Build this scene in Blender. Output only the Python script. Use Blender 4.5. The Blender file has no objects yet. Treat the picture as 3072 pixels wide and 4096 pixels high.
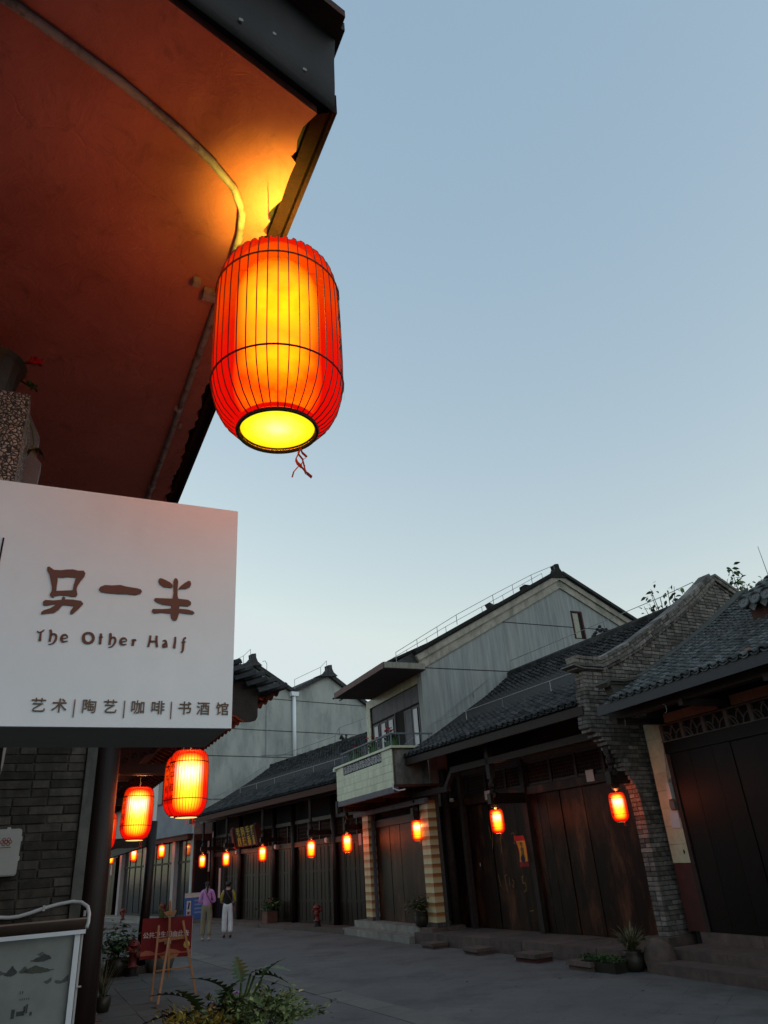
import bpy, math, random
import numpy as np
from mathutils import Vector, Matrix
R = random.Random(7)
sc = bpy.context.scene
COL = sc.collection
rad = math.radians

# ------------------------------------------------------------------ camera
cam_d = bpy.data.cameras.new('camera')
cam = bpy.data.objects.new('camera', cam_d); COL.objects.link(cam)
PITCH, ROLL = rad(26.29), rad(-4.139)
cp, sp = math.cos(PITCH), math.sin(PITCH)
f_, u_, r_ = Vector((0, cp, sp)), Vector((0, -sp, cp)), Vector((1, 0, 0))
cr, sr = math.cos(ROLL), math.sin(ROLL)
rt, up = r_ * cr + u_ * sr, u_ * cr - r_ * sr
CAMP = Vector((0, 0, 1.8))
cam.matrix_world = Matrix(((rt.x, up.x, -f_.x, CAMP.x), (rt.y, up.y, -f_.y, CAMP.y), (rt.z, up.z, -f_.z, CAMP.z), (0, 0, 0, 1)))
cam_d.sensor_fit = 'VERTICAL'; cam_d.sensor_height = 36; cam_d.lens = 2822.5 / 4096 * 36
cam_d.clip_start = 0.05; cam_d.clip_end = 2000
sc.camera = cam

# ------------------------------------------------------------------ sky and light
world = bpy.data.worlds.new('World'); sc.world = world; world.use_nodes = True
nt = world.node_tree
bg = nt.nodes['Background']
sky = nt.nodes.new('ShaderNodeTexSky'); sky.sky_type = 'NISHITA'; sky.sun_disc = False
SUN_EL, SUN_AZ = 4.0, 115.0
sky.sun_elevation = rad(SUN_EL); sky.sun_rotation = rad(SUN_AZ)
sky.air_density = 1.0; sky.dust_density = 1.0; sky.ozone_density = 1.0
def skymix(mode, a, c):
    m = nt.nodes.new('ShaderNodeMix'); m.data_type = 'RGBA'; m.blend_type = mode; m.inputs[0].default_value = 1
    nt.links.new(a, m.inputs[6]); m.inputs[7].default_value = (*c, 1); return m.outputs[2]
nt.links.new(skymix('ADD', skymix('MULTIPLY', skymix('DARKEN', sky.outputs[0], (1.10, 1.50, 1.73)), (1.26, .88, .58)), (.265, .545, .89)), bg.inputs['Color'])   # thin even veil over the clear sky
bg.inputs['Strength'].default_value = 0.15
sun_d = bpy.data.lights.new('sun', 'SUN'); sun_d.energy = 0.05; sun_d.angle = rad(35); sun_d.color = (1, .93, .85)
sun = bpy.data.objects.new('sun', sun_d); COL.objects.link(sun)
a, e = rad(SUN_AZ), rad(25)
sd = Vector((math.sin(a) * math.cos(e), math.cos(a) * math.cos(e), math.sin(e)))
sun.rotation_euler = (-sd).to_track_quat('-Z', 'Y').to_euler()
vs = sc.view_settings; vs.view_transform = 'Standard'; vs.look = 'None'; vs.exposure = 1.5; vs.gamma = 1; vs.use_curve_mapping = False
cy = sc.cycles
cy.use_denoising = True; cy.max_bounces = 6; cy.diffuse_bounces = 3; cy.glossy_bounces = 3; cy.transparent_max_bounces = 12
cy.transmission_bounces = 3; cy.sample_clamp_indirect = 4; cy.caustics_reflective = False; cy.caustics_refractive = False

# ------------------------------------------------------------------ materials
MATS = {}
LK = 1 / 2.83      # lamp output is set for exposure 0 and scaled to the exposure above
def nodes(name):
    m = bpy.data.materials.new(name); m.use_nodes = True
    t = m.node_tree; b = t.nodes['Principled BSDF']
    return m, t, b
def N(t, kind, **kw):
    n = t.nodes.new('ShaderNode' + kind)
    for k, v in kw.items():
        if k in n.inputs: n.inputs[k].default_value = v
        else: setattr(n, k, v)
    return n
def ramp(t, fac, stops):
    r = t.nodes.new('ShaderNodeValToRGB')
    el = r.color_ramp.elements
    while len(el) > 1: el.remove(el[0])
    el[0].position = stops[0][0]; el[0].color = (*stops[0][1], 1)
    for p, c in stops[1:]:
        q = el.new(p); q.color = (*c, 1)
    t.links.new(fac, r.inputs[0]); return r.outputs[0]
def coords(t, scale=(1, 1, 1), kind='Object'):
    tc = t.nodes.new('ShaderNodeTexCoord'); mp = t.nodes.new('ShaderNodeMapping')
    mp.inputs['Scale'].default_value = scale
    t.links.new(tc.outputs[kind], mp.inputs[0]); return mp.outputs[0]
def worldpos(t, scale=(1, 1, 1)):
    g = t.nodes.new('ShaderNodeNewGeometry'); mp = t.nodes.new('ShaderNodeMapping')
    mp.inputs['Scale'].default_value = scale
    t.links.new(g.outputs['Position'], mp.inputs[0]); return mp.outputs[0]
def noise(t, vec, scale, detail=5, rough=.6, dist=0):
    n = N(t, 'TexNoise', Scale=scale, Detail=detail, Roughness=rough, Distortion=dist)
    t.links.new(vec, n.inputs['Vector']); return n.outputs['Fac']
def mix(t, a, b, fac, mode='MIX'):
    m = t.nodes.new('ShaderNodeMix'); m.data_type = 'RGBA'; m.blend_type = mode
    for s, v in ((m.inputs[6], a), (m.inputs[7], b), (m.inputs[0], fac)):
        if hasattr(v, 'is_linked'): t.links.new(v, s)
        elif isinstance(v, (int, float)): s.default_value = v
        else: s.default_value = (*v, 1)
    return m.outputs[2]
def math_(t, op, a, b=None):
    m = t.nodes.new('ShaderNodeMath'); m.operation = op
    for i, v in enumerate((a, b)):
        if v is None: continue
        if hasattr(v, 'is_linked'): t.links.new(v, m.inputs[i])
        else: m.inputs[i].default_value = v
    return m.outputs[0]
def rnd(t):
    oi = t.nodes.new('ShaderNodeObjectInfo'); g = t.nodes.new('ShaderNodeNewGeometry')
    return math_(t, 'FRACT', math_(t, 'ADD', oi.outputs['Random'], g.outputs['Random Per Island']))
def bump(t, b, h, strength=.3, dist=.01):
    n = N(t, 'Bump', Strength=strength, Distance=dist)
    t.links.new(h, n.inputs['Height']); t.links.new(n.outputs[0], b.inputs['Normal'])

def mat(name, c1, c2=None, scale=6, rough=.7, stretch=(1, 1, 1), var=0, bmp=.25, bd=.01, metal=0, spec=.4, stain=None, use='world', grain=0, detail=6):
    """noise-mottled surface; var: brightness spread from piece to piece; stain: (colour, scale, amount)"""
    if name in MATS: return MATS[name]
    m, t, b = nodes(name)
    c2 = c2 or tuple(x * .6 for x in c1)
    v = worldpos(t, stretch) if use == 'world' else coords(t, stretch)
    n = noise(t, v, scale, detail, .62)
    col = ramp(t, n, [(.3, c2), (.7, c1)])
    if grain:
        n3 = noise(t, v, scale * 9, 3, .7)
        col = mix(t, col, tuple(x * .4 for x in c1), math_(t, 'MULTIPLY', ramp(t, n3, [(.5, (0, 0, 0)), (.75, (1, 1, 1))]), grain))
    if stain:
        w = worldpos(t, (1, 1, .35))
        s = ramp(t, noise(t, w, stain[1], 7, .68), [(.48, (0, 0, 0)), (.66, (1, 1, 1))])
        col = mix(t, col, stain[0], math_(t, 'MULTIPLY', s, stain[2]))
    if var:
        r = rnd(t)
        mul = math_(t, 'ADD', math_(t, 'MULTIPLY', r, 2 * var), 1 - var)
        cmb = t.nodes.new('ShaderNodeCombineColor')
        for i in range(3): t.links.new(mul, cmb.inputs[i])
        col = mix(t, col, cmb.outputs[0], 1.0, 'MULTIPLY')
    t.links.new(col, b.inputs['Base Color'])
    b.inputs['Metallic'].default_value = metal; b.inputs['Specular IOR Level'].default_value = spec
    rr = N(t, 'MapRange'); t.links.new(n, rr.inputs[0]); rr.inputs[3].default_value = rough - .1; rr.inputs[4].default_value = min(1, rough + .12)
    t.links.new(rr.outputs[0], b.inputs['Roughness'])
    if bmp:
        n2 = noise(t, v, scale * 4, 6, .7)
        bump(t, b, math_(t, 'ADD', n, n2), bmp, bd)
    MATS[name] = m; return m
def emit(name, c, s):
    if name in MATS: return MATS[name]
    m, t, b = nodes(name)
    b.inputs['Base Color'].default_value = (*[min(1, x) * .5 for x in c], 1)
    b.inputs['Emission Color'].default_value = (*c, 1); b.inputs['Emission Strength'].default_value = s * LK
    MATS[name] = m; return m

M_wood = mat('dark_varnished_wood', (.020, .009, .007), (.008, .004, .0035), 5, .42, (14, 14, .6), var=.35, bmp=.35, bd=.006, spec=.3)
M_plank = mat('weathered_door_plank', (.018, .0065, .0042), (.006, .0028, .0022), 4, .32, (16, 16, .5), var=.5, bmp=.4, bd=.005, spec=.16, stain=((.085, .032, .016), 3.0, .75))
M_nplank = mat('black_door_plank', (.008, .0045, .0042), (.004, .0028, .0027), 4, .34, (16, 16, .5), var=.4, bmp=.4, bd=.005, spec=.14)
M_beam = mat('grey_brown_timber', (.042, .030, .027), (.020, .014, .012), 4, .65, (3, 3, 3), var=.25, bmp=.4, bd=.008, spec=.25)
M_rafter = mat('brown_rafter_wood', (.10, .045, .025), (.05, .022, .014), 6, .6, (2, 2, 2), var=.3, bmp=.3, spec=.25)
M_tile = mat('grey_clay_roof_tile', (.115, .125, .130), (.045, .050, .052), 9, .8, var=.5, bmp=.5, bd=.01, spec=.2, stain=((.03, .035, .03), 3, .6))
M_tile2 = mat('dark_clay_roof_tile', (.062, .064, .066), (.024, .025, .027), 9, .85, var=.5, bmp=.5, bd=.01, spec=.15, stain=((.02, .02, .02), 3, .5))
M_otile = mat('orange_clay_roof_tile', (.26, .12, .07), (.14, .07, .05), 9, .85, var=.3, bmp=.4)
M_bed = mat('roof_boarding', (.03, .028, .027), (.014, .013, .013), 8, .9)
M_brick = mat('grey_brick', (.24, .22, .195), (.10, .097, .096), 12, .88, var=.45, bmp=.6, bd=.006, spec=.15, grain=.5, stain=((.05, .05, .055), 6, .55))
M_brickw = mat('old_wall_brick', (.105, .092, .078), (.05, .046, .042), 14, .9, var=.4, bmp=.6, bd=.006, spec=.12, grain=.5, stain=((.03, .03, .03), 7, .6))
M_mortar = mat('lime_mortar', (.075, .070, .063), (.045, .042, .038), 20, .95)
M_cement = mat('weathered_cement', (.17, .165, .15), (.08, .08, .075), 5, .9, bmp=.4, stain=((.04, .045, .04), 3, .7))
M_stone = mat('sandstone_slab', (.125, .09, .078), (.062, .046, .04), 6, .85, var=.15, bmp=.4, bd=.005, grain=.4, stain=((.05, .045, .04), 2, .6))
M_marble = mat('grey_stone_step', (.27, .265, .24), (.16, .155, .14), 6, .7, var=.1, bmp=.25, grain=.3, stain=((.07, .065, .055), 3, .5))
M_gwall = mat('grey_render', (.44, .47, .45), (.31, .34, .33), .9, .9, (1, 1, .45), bmp=.25, stain=((.15, .17, .165), 1.2, .5), spec=.1)
M_bwall = mat('board_marked_concrete', (.34, .368, .372), (.20, .22, .226), 3.0, .9, (3.2, 3.2, .22), bmp=.3, stain=((.36, .37, .35), 1.2, .5), spec=.1)
M_blue = mat('blue_grey_render', (.25, .275, .31), (.18, .20, .235), 1.5, .85, bmp=.2, spec=.15)
M_trim = mat('pale_concrete_trim', (.42, .40, .35), (.25, .24, .21), 4, .9, stain=((.12, .12, .10), 3, .6))
M_gtile = mat('pale_green_glazed_tile', (.46, .50, .36), (.36, .40, .28), 8, .3, var=.14, bmp=.06, spec=.5, stain=((.22, .22, .16), 3, .35))
M_ctile = mat('cream_strip_tile', (.45, .43, .31), (.36, .34, .25), 8, .35, var=.14, bmp=.05, spec=.5, stain=((.2, .18, .13), 4, .3))
M_redpaint = mat('dark_red_painted_render', (.075, .022, .018), (.04, .013, .012), 5, .8)
M_white = mat('white_metal_panel', (.82, .87, .93), (.77, .82, .88), 6, .6, bmp=.04, spec=.25, stain=((.55, .55, .54), 7, .10))
M_under = mat('grey_sheet_metal', (.30, .28, .27), (.24, .225, .215), 5, .6, bmp=.05)
M_brown = mat('brown_lettering', (.15, .045, .025), (.12, .036, .02), 20, .5, bmp=.03)
M_gold = mat('bronze_lettering', (.15, .075, .04), (.10, .05, .03), 20, .4, bmp=.03)
M_pvc = mat('white_plastic_pipe', (.55, .56, .57), (.44, .45, .46), 5, .5, bmp=.05)
M_plastic = mat('off_white_plastic', (.44, .44, .42), (.38, .38, .36), 10, .45, bmp=.03)
M_conduit = mat('grey_painted_conduit', (.42, .36, .33), (.28, .23, .21), 9, .6, bmp=.2, stain=((.08, .06, .05), 22, .7))
M_fascia = mat('black_metal_flashing', (.011, .0113, .0135), (.006, .0062, .0075), 3, .6, bmp=.12, bd=.02, spec=.3, stain=((.03, .03, .034), 2.5, .5))
M_oldwood = mat('old_red_brown_board', (.08, .03, .022), (.035, .015, .012), 6, .7, (2, 2, 2), bmp=.5, spec=.2)
M_red = mat('red_painted_iron', (.22, .028, .022), (.11, .016, .014), 9, .55, bmp=.2, stain=((.04, .02, .018), 8, .5))
M_black = mat('black_iron', (.012, .012, .012), (.007, .007, .007), 8, .6)
M_rail = mat('blue_grey_rail_paint', (.10, .125, .15), (.07, .09, .11), 8, .55)
M_lat = mat('white_lattice_block', (.5, .5, .52), (.36, .36, .38), 10, .7)
M_dark = mat('dark_interior', (.008, .008, .009), (.005, .005, .005), 5, .9)
M_curtain = mat('white_window_film', (.55, .56, .60), (.42, .43, .47), 3, .35, bmp=0)
M_purple = mat('grey_violet_panel', (.115, .11, .135), (.075, .072, .09), 5, .6, (2, 2, .5), bmp=.15, stain=((.04, .04, .05), 6, .5))
M_cano = mat('canopy_underside_render', (.13, .105, .105), (.09, .075, .075), 4, .9)
M_canoe = mat('maroon_tile_edge', (.13, .055, .05), (.08, .035, .033), 6, .6, var=.15, bmp=.1)
M_plaster = mat('white_plaster', (.74, .76, .74), (.66, .68, .66), 3, .8, bmp=.05)
M_easel = mat('orange_pine', (.36, .16, .05), (.24, .10, .035), 9, .5, (1, 1, 1), bmp=.1)
M_poster = mat('red_poster', (.17, .005, .007), (.12, .004, .005), 3, .8, bmp=.02)
M_paper = mat('pale_paper', (.50, .44, .42), (.42, .37, .35), 8, .8, bmp=.02)
M_textw = mat('white_print', (.62, .55, .52), None, 8, .6, bmp=0)
M_wire = mat('galvanised_strap', (.32, .34, .35), (.22, .23, .24), 9, .45, metal=.3)
M_pot = mat('dark_glazed_pot', (.03, .028, .02), (.015, .014, .01), 7, .4, bmp=.2)
M_soil = mat('potting_soil', (.03, .02, .013), (.015, .01, .008), 20, .95)
M_clay = mat('brick_red_planter', (.14, .055, .04), (.08, .035, .028), 8, .8)
M_leafd = mat('dark_green_leaf', (.060, .115, .026), (.030, .065, .018), 10, .5, var=.45, bmp=.1, spec=.4)
M_leafv = mat('variegated_leaf', (.26, .31, .12), (.08, .15, .05), 30, .55, var=.5, bmp=.1)
M_leafy = mat('yellowing_leaf', (.42, .31, .05), (.24, .19, .045), 14, .55, var=.4, bmp=.1)
M_dry = mat('dry_grass_blade', (.14, .13, .07), (.06, .07, .03), 10, .7, var=.4)
M_moss = mat('green_ground_plant', (.04, .10, .02), (.02, .05, .012), 20, .8, var=.5)
M_flower = mat('red_petal', (.55, .02, .03), (.32, .012, .02), 20, .6, var=.3)
M_oflower = mat('orange_petal', (.5, .2, .03), (.35, .14, .03), 20, .6, var=.3)
M_vflower = mat('violet_petal', (.4, .25, .5), None, 20, .6, var=.2)
M_bark = mat('grey_bark', (.08, .065, .05), (.04, .035, .028), 12, .9)
M_skin = mat('skin', (.40, .24, .17), (.34, .20, .14), 10, .55, bmp=.02, use='obj')
M_hair = mat('black_hair', (.012, .010, .009), (.006, .005, .005), 30, .5, (1, 1, .3), bmp=.3)
M_pink = mat('lilac_knit', (.60, .27, .58), (.50, .21, .48), 30, .9, bmp=.25)
M_khaki = mat('khaki_cotton', (.26, .22, .145), (.20, .17, .11), 12, .9, bmp=.2)
M_blacktop = mat('black_cotton', (.010, .010, .011), None, 12, .9, bmp=.1)
M_yellow = mat('yellow_cotton', (.42, .36, .02), None, 12, .9, bmp=.1)
M_whitep = mat('white_cotton', (.78, .78, .81), (.68, .68, .71), 8, .9, bmp=.2)
M_shoe = mat('cream_shoe', (.45, .43, .38), None, 12, .7)
M_bag = mat('maroon_leather', (.14, .04, .04), None, 12, .5)
M_bluep = mat('blue_print', (.045, .11, .36), (.035, .09, .30), 4, .5, bmp=0)
M_greenp = mat('pale_green_print', (.28, .36, .22), (.22, .30, .18), 4, .6, bmp=0)
M_bannery = mat('yellow_banner_cloth', (.50, .30, .03), (.40, .22, .02), 8, .8, bmp=.1)
M_bannerr = mat('red_banner_cloth', (.42, .02, .02), (.30, .012, .012), 8, .8, bmp=.1)
M_navy = mat('navy_print', (.02, .015, .06), None, 8, .8, bmp=0)
M_chalk = mat('ochre_chalk', (.22, .13, .03), (.10, .055, .02), 20, .95, bmp=0)
M_goldp = mat('gold_paint', (.55, .40, .03), (.35, .25, .03), 10, .5, bmp=.05)
M_rib = mat('dark_red_wire', (.10, .012, .010), None, 10, .6, bmp=0)
M_ink = mat('black_ink', (.02, .006, .006), None, 10, .8, bmp=0)

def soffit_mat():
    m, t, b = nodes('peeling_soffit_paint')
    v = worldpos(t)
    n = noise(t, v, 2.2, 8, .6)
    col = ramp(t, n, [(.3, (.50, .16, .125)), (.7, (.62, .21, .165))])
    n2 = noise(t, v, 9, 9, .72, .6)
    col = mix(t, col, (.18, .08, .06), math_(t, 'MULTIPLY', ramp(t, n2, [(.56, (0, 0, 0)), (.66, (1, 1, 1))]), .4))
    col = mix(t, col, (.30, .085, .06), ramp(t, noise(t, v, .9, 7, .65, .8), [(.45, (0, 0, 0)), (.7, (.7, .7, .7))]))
    t.links.new(col, b.inputs['Base Color']); b.inputs['Roughness'].default_value = .75; b.inputs['Specular IOR Level'].default_value = .2
    vo = N(t, 'TexVoronoi', Scale=2.3); vo.feature = 'DISTANCE_TO_EDGE'
    wv = N(t, 'TexNoise', Scale=4.0, Detail=6.0); t.links.new(v, wv.inputs['Vector'])
    ad = mix(t, v, wv.outputs['Color'], .25); t.links.new(ad, vo.inputs['Vector'])
    crack = ramp(t, vo.outputs['Distance'], [(0, (0, 0, 0)), (.012, (1, 1, 1))])
    bump(t, b, math_(t, 'ADD', math_(t, 'MULTIPLY', n2, .5), math_(t, 'MULTIPLY', crack, .08)), .75, .025)
    return m
M_soffit = soffit_mat()

def street_mat():
    m, t, b = nodes('worn_asphalt')
    v = worldpos(t)
    n = noise(t, v, .7, 8, .65); n2 = noise(t, v, 60, 4, .8)
    col = ramp(t, n, [(.3, (.102, .101, .099)), (.7, (.148, .145, .140))])
    col = mix(t, col, (.10, .097, .09), math_(t, 'MULTIPLY', ramp(t, n2, [(.55, (0, 0, 0)), (.8, (1, 1, 1))]), .5))
    s = ramp(t, noise(t, worldpos(t, (.5, .5, 1)), 1.3, 9, .75), [(.5, (0, 0, 0)), (.62, (1, 1, 1))])
    col = mix(t, col, (.045, .042, .040), math_(t, 'MULTIPLY', s, .45))
    t.links.new(col, b.inputs['Base Color']); b.inputs['Roughness'].default_value = .82; b.inputs['Specular IOR Level'].default_value = .25
    mp = t.nodes.new('ShaderNodeMapping'); mp.inputs['Rotation'].default_value = (0, 0, rad(29)); t.links.new(v, mp.inputs[0])
    br = N(t, 'TexBrick', Scale=1.0); br.inputs['Mortar Size'].default_value = .006; br.inputs['Brick Width'].default_value = 1.2; br.inputs['Row Height'].default_value = .6
    br.inputs['Color1'].default_value = (1, 1, 1, 1); br.inputs['Color2'].default_value = (.86, .86, .86, 1); br.inputs['Mortar'].default_value = (.42, .42, .42, 1)
    t.links.new(mp.outputs[0], br.inputs['Vector'])
    t.links.new(mix(t, col, br.outputs['Color'], math_(t, 'MULTIPLY', ramp(t, noise(t, v, .35, 4, .6), [(.35, (.15, .15, .15)), (.6, (1, 1, 1))]), .8), 'MULTIPLY'), b.inputs['Base Color'])
    bump(t, b, math_(t, 'ADD', n2, math_(t, 'ADD', noise(t, v, 9, 6, .7), math_(t, 'MULTIPLY', noise(t, v, 1.5, 4, .6), 1.5))), .45, .012)
    return m
M_street = street_mat()

def pebble_mat():
    m, t, b = nodes('pebbledash')
    v = worldpos(t)
    wv = N(t, 'TexNoise', Scale=40.0, Detail=2.0); t.links.new(v, wv.inputs['Vector'])
    vv = mix(t, v, wv.outputs['Color'], .012)
    vo = N(t, 'TexVoronoi', Scale=85.0); vo.feature = 'DISTANCE_TO_EDGE'; t.links.new(vv, vo.inputs['Vector'])
    vc = N(t, 'TexVoronoi', Scale=85.0); t.links.new(vv, vc.inputs['Vector'])
    st = ramp(t, vc.outputs['Color'], [(0, (.20, .17, .15)), (1, (.50, .46, .42))])
    msk = ramp(t, vo.outputs['Distance'], [(.08, (0, 0, 0)), (.16, (1, 1, 1))])
    col = mix(t, (.035, .033, .03), st, msk)
    t.links.new(col, b.inputs['Base Color']); b.inputs['Roughness'].default_value = .8
    bump(t, b, ramp(t, vo.outputs['Distance'], [(.02, (0, 0, 0)), (.3, (1, 1, 1))]), .8, .006)
    return m
M_pebble = pebble_mat()

def picture_mat():
    m, t, b = nodes('ink_landscape_print')
    v = coords(t, (1, 1, 1))
    n = noise(t, v, 5, 8, .6)
    col = ramp(t, n, [(.3, (.20, .23, .225)), (.7, (.29, .32, .31))])
    t.links.new(col, b.inputs['Base Color']); b.inputs['Roughness'].default_value = .35
    return m
M_picture = picture_mat()

def striped_tile_mat():
    m, t, b = nodes('cream_tile_with_rust_band')
    tc = t.nodes.new('ShaderNodeTexCoord'); sx = t.nodes.new('ShaderNodeSeparateXYZ'); t.links.new(tc.outputs['Generated'], sx.inputs[0])
    n = noise(t, coords(t, (1, 1, 1)), 30, 4, .6)
    z = math_(t, 'ADD', sx.outputs[2], math_(t, 'MULTIPLY', math_(t, 'SUBTRACT', n, .5), .12))
    col = ramp(t, z, [(0, (.52, .47, .30)), (.55, (.48, .36, .18)), (.66, (.34, .14, .045)), (1, (.26, .10, .035))])
    t.links.new(col, b.inputs['Base Color']); b.inputs['Roughness'].default_value = .35
    return m
M_stripe = striped_tile_mat()

def glass_mat():
    m, t, b = nodes('shopfront_glass')
    b.inputs['Base Color'].default_value = (.02, .021, .024, 1); b.inputs['Roughness'].default_value = .12
    b.inputs['Specular IOR Level'].default_value = .28
    n = noise(t, worldpos(t), 1.1, 3, .5); bump(t, b, n, .04, .05)
    return m
M_glass = glass_mat()

def cloth_mat(name, hot, tint, thin=.42):
    """lit lantern cloth, thin: glows by itself, lets part of the bulb through"""
    m = bpy.data.materials.new(name); m.use_nodes = True; t = m.node_tree; t.nodes.clear()
    out = t.nodes.new('ShaderNodeOutputMaterial')
    tc = t.nodes.new('ShaderNodeTexCoord'); sx = t.nodes.new('ShaderNodeSeparateXYZ'); t.links.new(tc.outputs['Object'], sx.inputs[0])
    z = math_(t, 'DIVIDE', sx.outputs[2], .57)
    n = noise(t, coords(t, (1, 1, 1)), 9, 5, .6)
    z = math_(t, 'ADD', z, math_(t, 'MULTIPLY', math_(t, 'SUBTRACT', n, .5), .22))
    col = ramp(t, z, [(0, (1.0, .004, .002)), (.24, (1.0, .006, .002)), (.40, (1.0, .012, .001)), (.62, (1.05, .06, .0)), (.78, (1.0, .05, .0)), (.9, (1.0, .012, .002)), (1, (.9, .008, .004))])
    fine = noise(t, coords(t, (1, 1, .6)), 220, 3, .7)
    st = math_(t, 'ADD', math_(t, 'MULTIPLY', fine, .5 * LK), .95 * hot * LK)
    em = t.nodes.new('ShaderNodeEmission'); t.links.new(col, em.inputs[0]); t.links.new(st, em.inputs[1])
    tr = t.nodes.new('ShaderNodeBsdfTransparent'); tr.inputs[0].default_value = (*tint, 1)
    mx = t.nodes.new('ShaderNodeMixShader'); mx.inputs[0].default_value = thin
    t.links.new(em.outputs[0], mx.inputs[1]); t.links.new(tr.outputs[0], mx.inputs[2])
    t.links.new(mx.outputs[0], out.inputs[0]); MATS[name] = m
    return m
M_cloth = cloth_mat('glowing_red_cloth', .72, (.26, .10, .018), .16)
M_cloth_far = cloth_mat('glowing_red_cloth_bright', 1.5, (.40, .13, .08))
def glow_mat(name, stops, s, fall):
    """soft column of light round the lamp: brightest where one looks through most of it"""
    m = bpy.data.materials.new(name); m.use_nodes = True; t = m.node_tree; t.nodes.clear()
    out = t.nodes.new('ShaderNodeOutputMaterial')
    tc = t.nodes.new('ShaderNodeTexCoord'); sx = t.nodes.new('ShaderNodeSeparateXYZ'); t.links.new(tc.outputs['Object'], sx.inputs[0])
    n = noise(t, coords(t), 12, 4, .6)
    z = math_(t, 'ADD', math_(t, 'DIVIDE', sx.outputs[2], .57), math_(t, 'MULTIPLY', math_(t, 'SUBTRACT', n, .5), .25))
    col = ramp(t, z, stops)
    lw = t.nodes.new('ShaderNodeLayerWeight'); lw.inputs[0].default_value = .5
    fz = math_(t, 'POWER', math_(t, 'SUBTRACT', 1, lw.outputs['Facing']), fall)
    em = t.nodes.new('ShaderNodeEmission'); t.links.new(col, em.inputs[0]); t.links.new(math_(t, 'MULTIPLY', fz, s * LK), em.inputs[1])
    tr = t.nodes.new('ShaderNodeBsdfTransparent'); ad = t.nodes.new('ShaderNodeAddShader')
    t.links.new(em.outputs[0], ad.inputs[0]); t.links.new(tr.outputs[0], ad.inputs[1]); t.links.new(ad.outputs[0], out.inputs[0]); return m
M_glow = glow_mat('lamp_glow', [(.06, (.2, .02, .0)), (.16, (.5, .14, .0)), (.26, (1, .50, .01)), (.36, (.45, .10, .0)), (.46, (.9, .42, .01)), (.60, (1, 1, .06)), (.72, (1, 1, .15)), (.84, (1, .75, .04)), (.93, (.7, .3, .01)), (1, (.3, .04, 0))], 54, 2.0)
M_glow_far = glow_mat('lamp_glow_bright', [(.04, (.4, .15, .0)), (.22, (.9, .6, .02)), (.42, (1, .8, .06)), (.56, (1, 1, .6)), (.68, (1, 1, 1.2)), (.80, (1, .9, .12)), (.90, (.9, .5, .02)), (1, (.5, .15, 0))], 19, 2.4)
def diff_mat():
    m = bpy.data.materials.new('lamp_bottom_glow'); m.use_nodes = True; t = m.node_tree; t.nodes.clear()
    out = t.nodes.new('ShaderNodeOutputMaterial'); ln_ = t.nodes.new('ShaderNodeVectorMath'); ln_.operation = 'LENGTH'
    t.links.new(coords(t), ln_.inputs[0]); n = noise(t, coords(t), 30, 3, .5)
    q = math_(t, 'ADD', math_(t, 'MULTIPLY', ln_.outputs['Value'], 9), math_(t, 'MULTIPLY', math_(t, 'SUBTRACT', n, .5), .2))
    em = t.nodes.new('ShaderNodeEmission'); t.links.new(ramp(t, q, [(0, (1, 1, .45)), (.35, (1, 1, .12)), (.65, (1, .95, .02)), (.95, (.95, .70, .0))]), em.inputs[0]); em.inputs[1].default_value = 1.15 * LK
    t.links.new(em.outputs[0], out.inputs[0]); return m
M_diff = diff_mat()
M_diff_far = emit('lamp_bottom_glow_pale', (1.0, .75, .25), 1.2)

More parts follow.
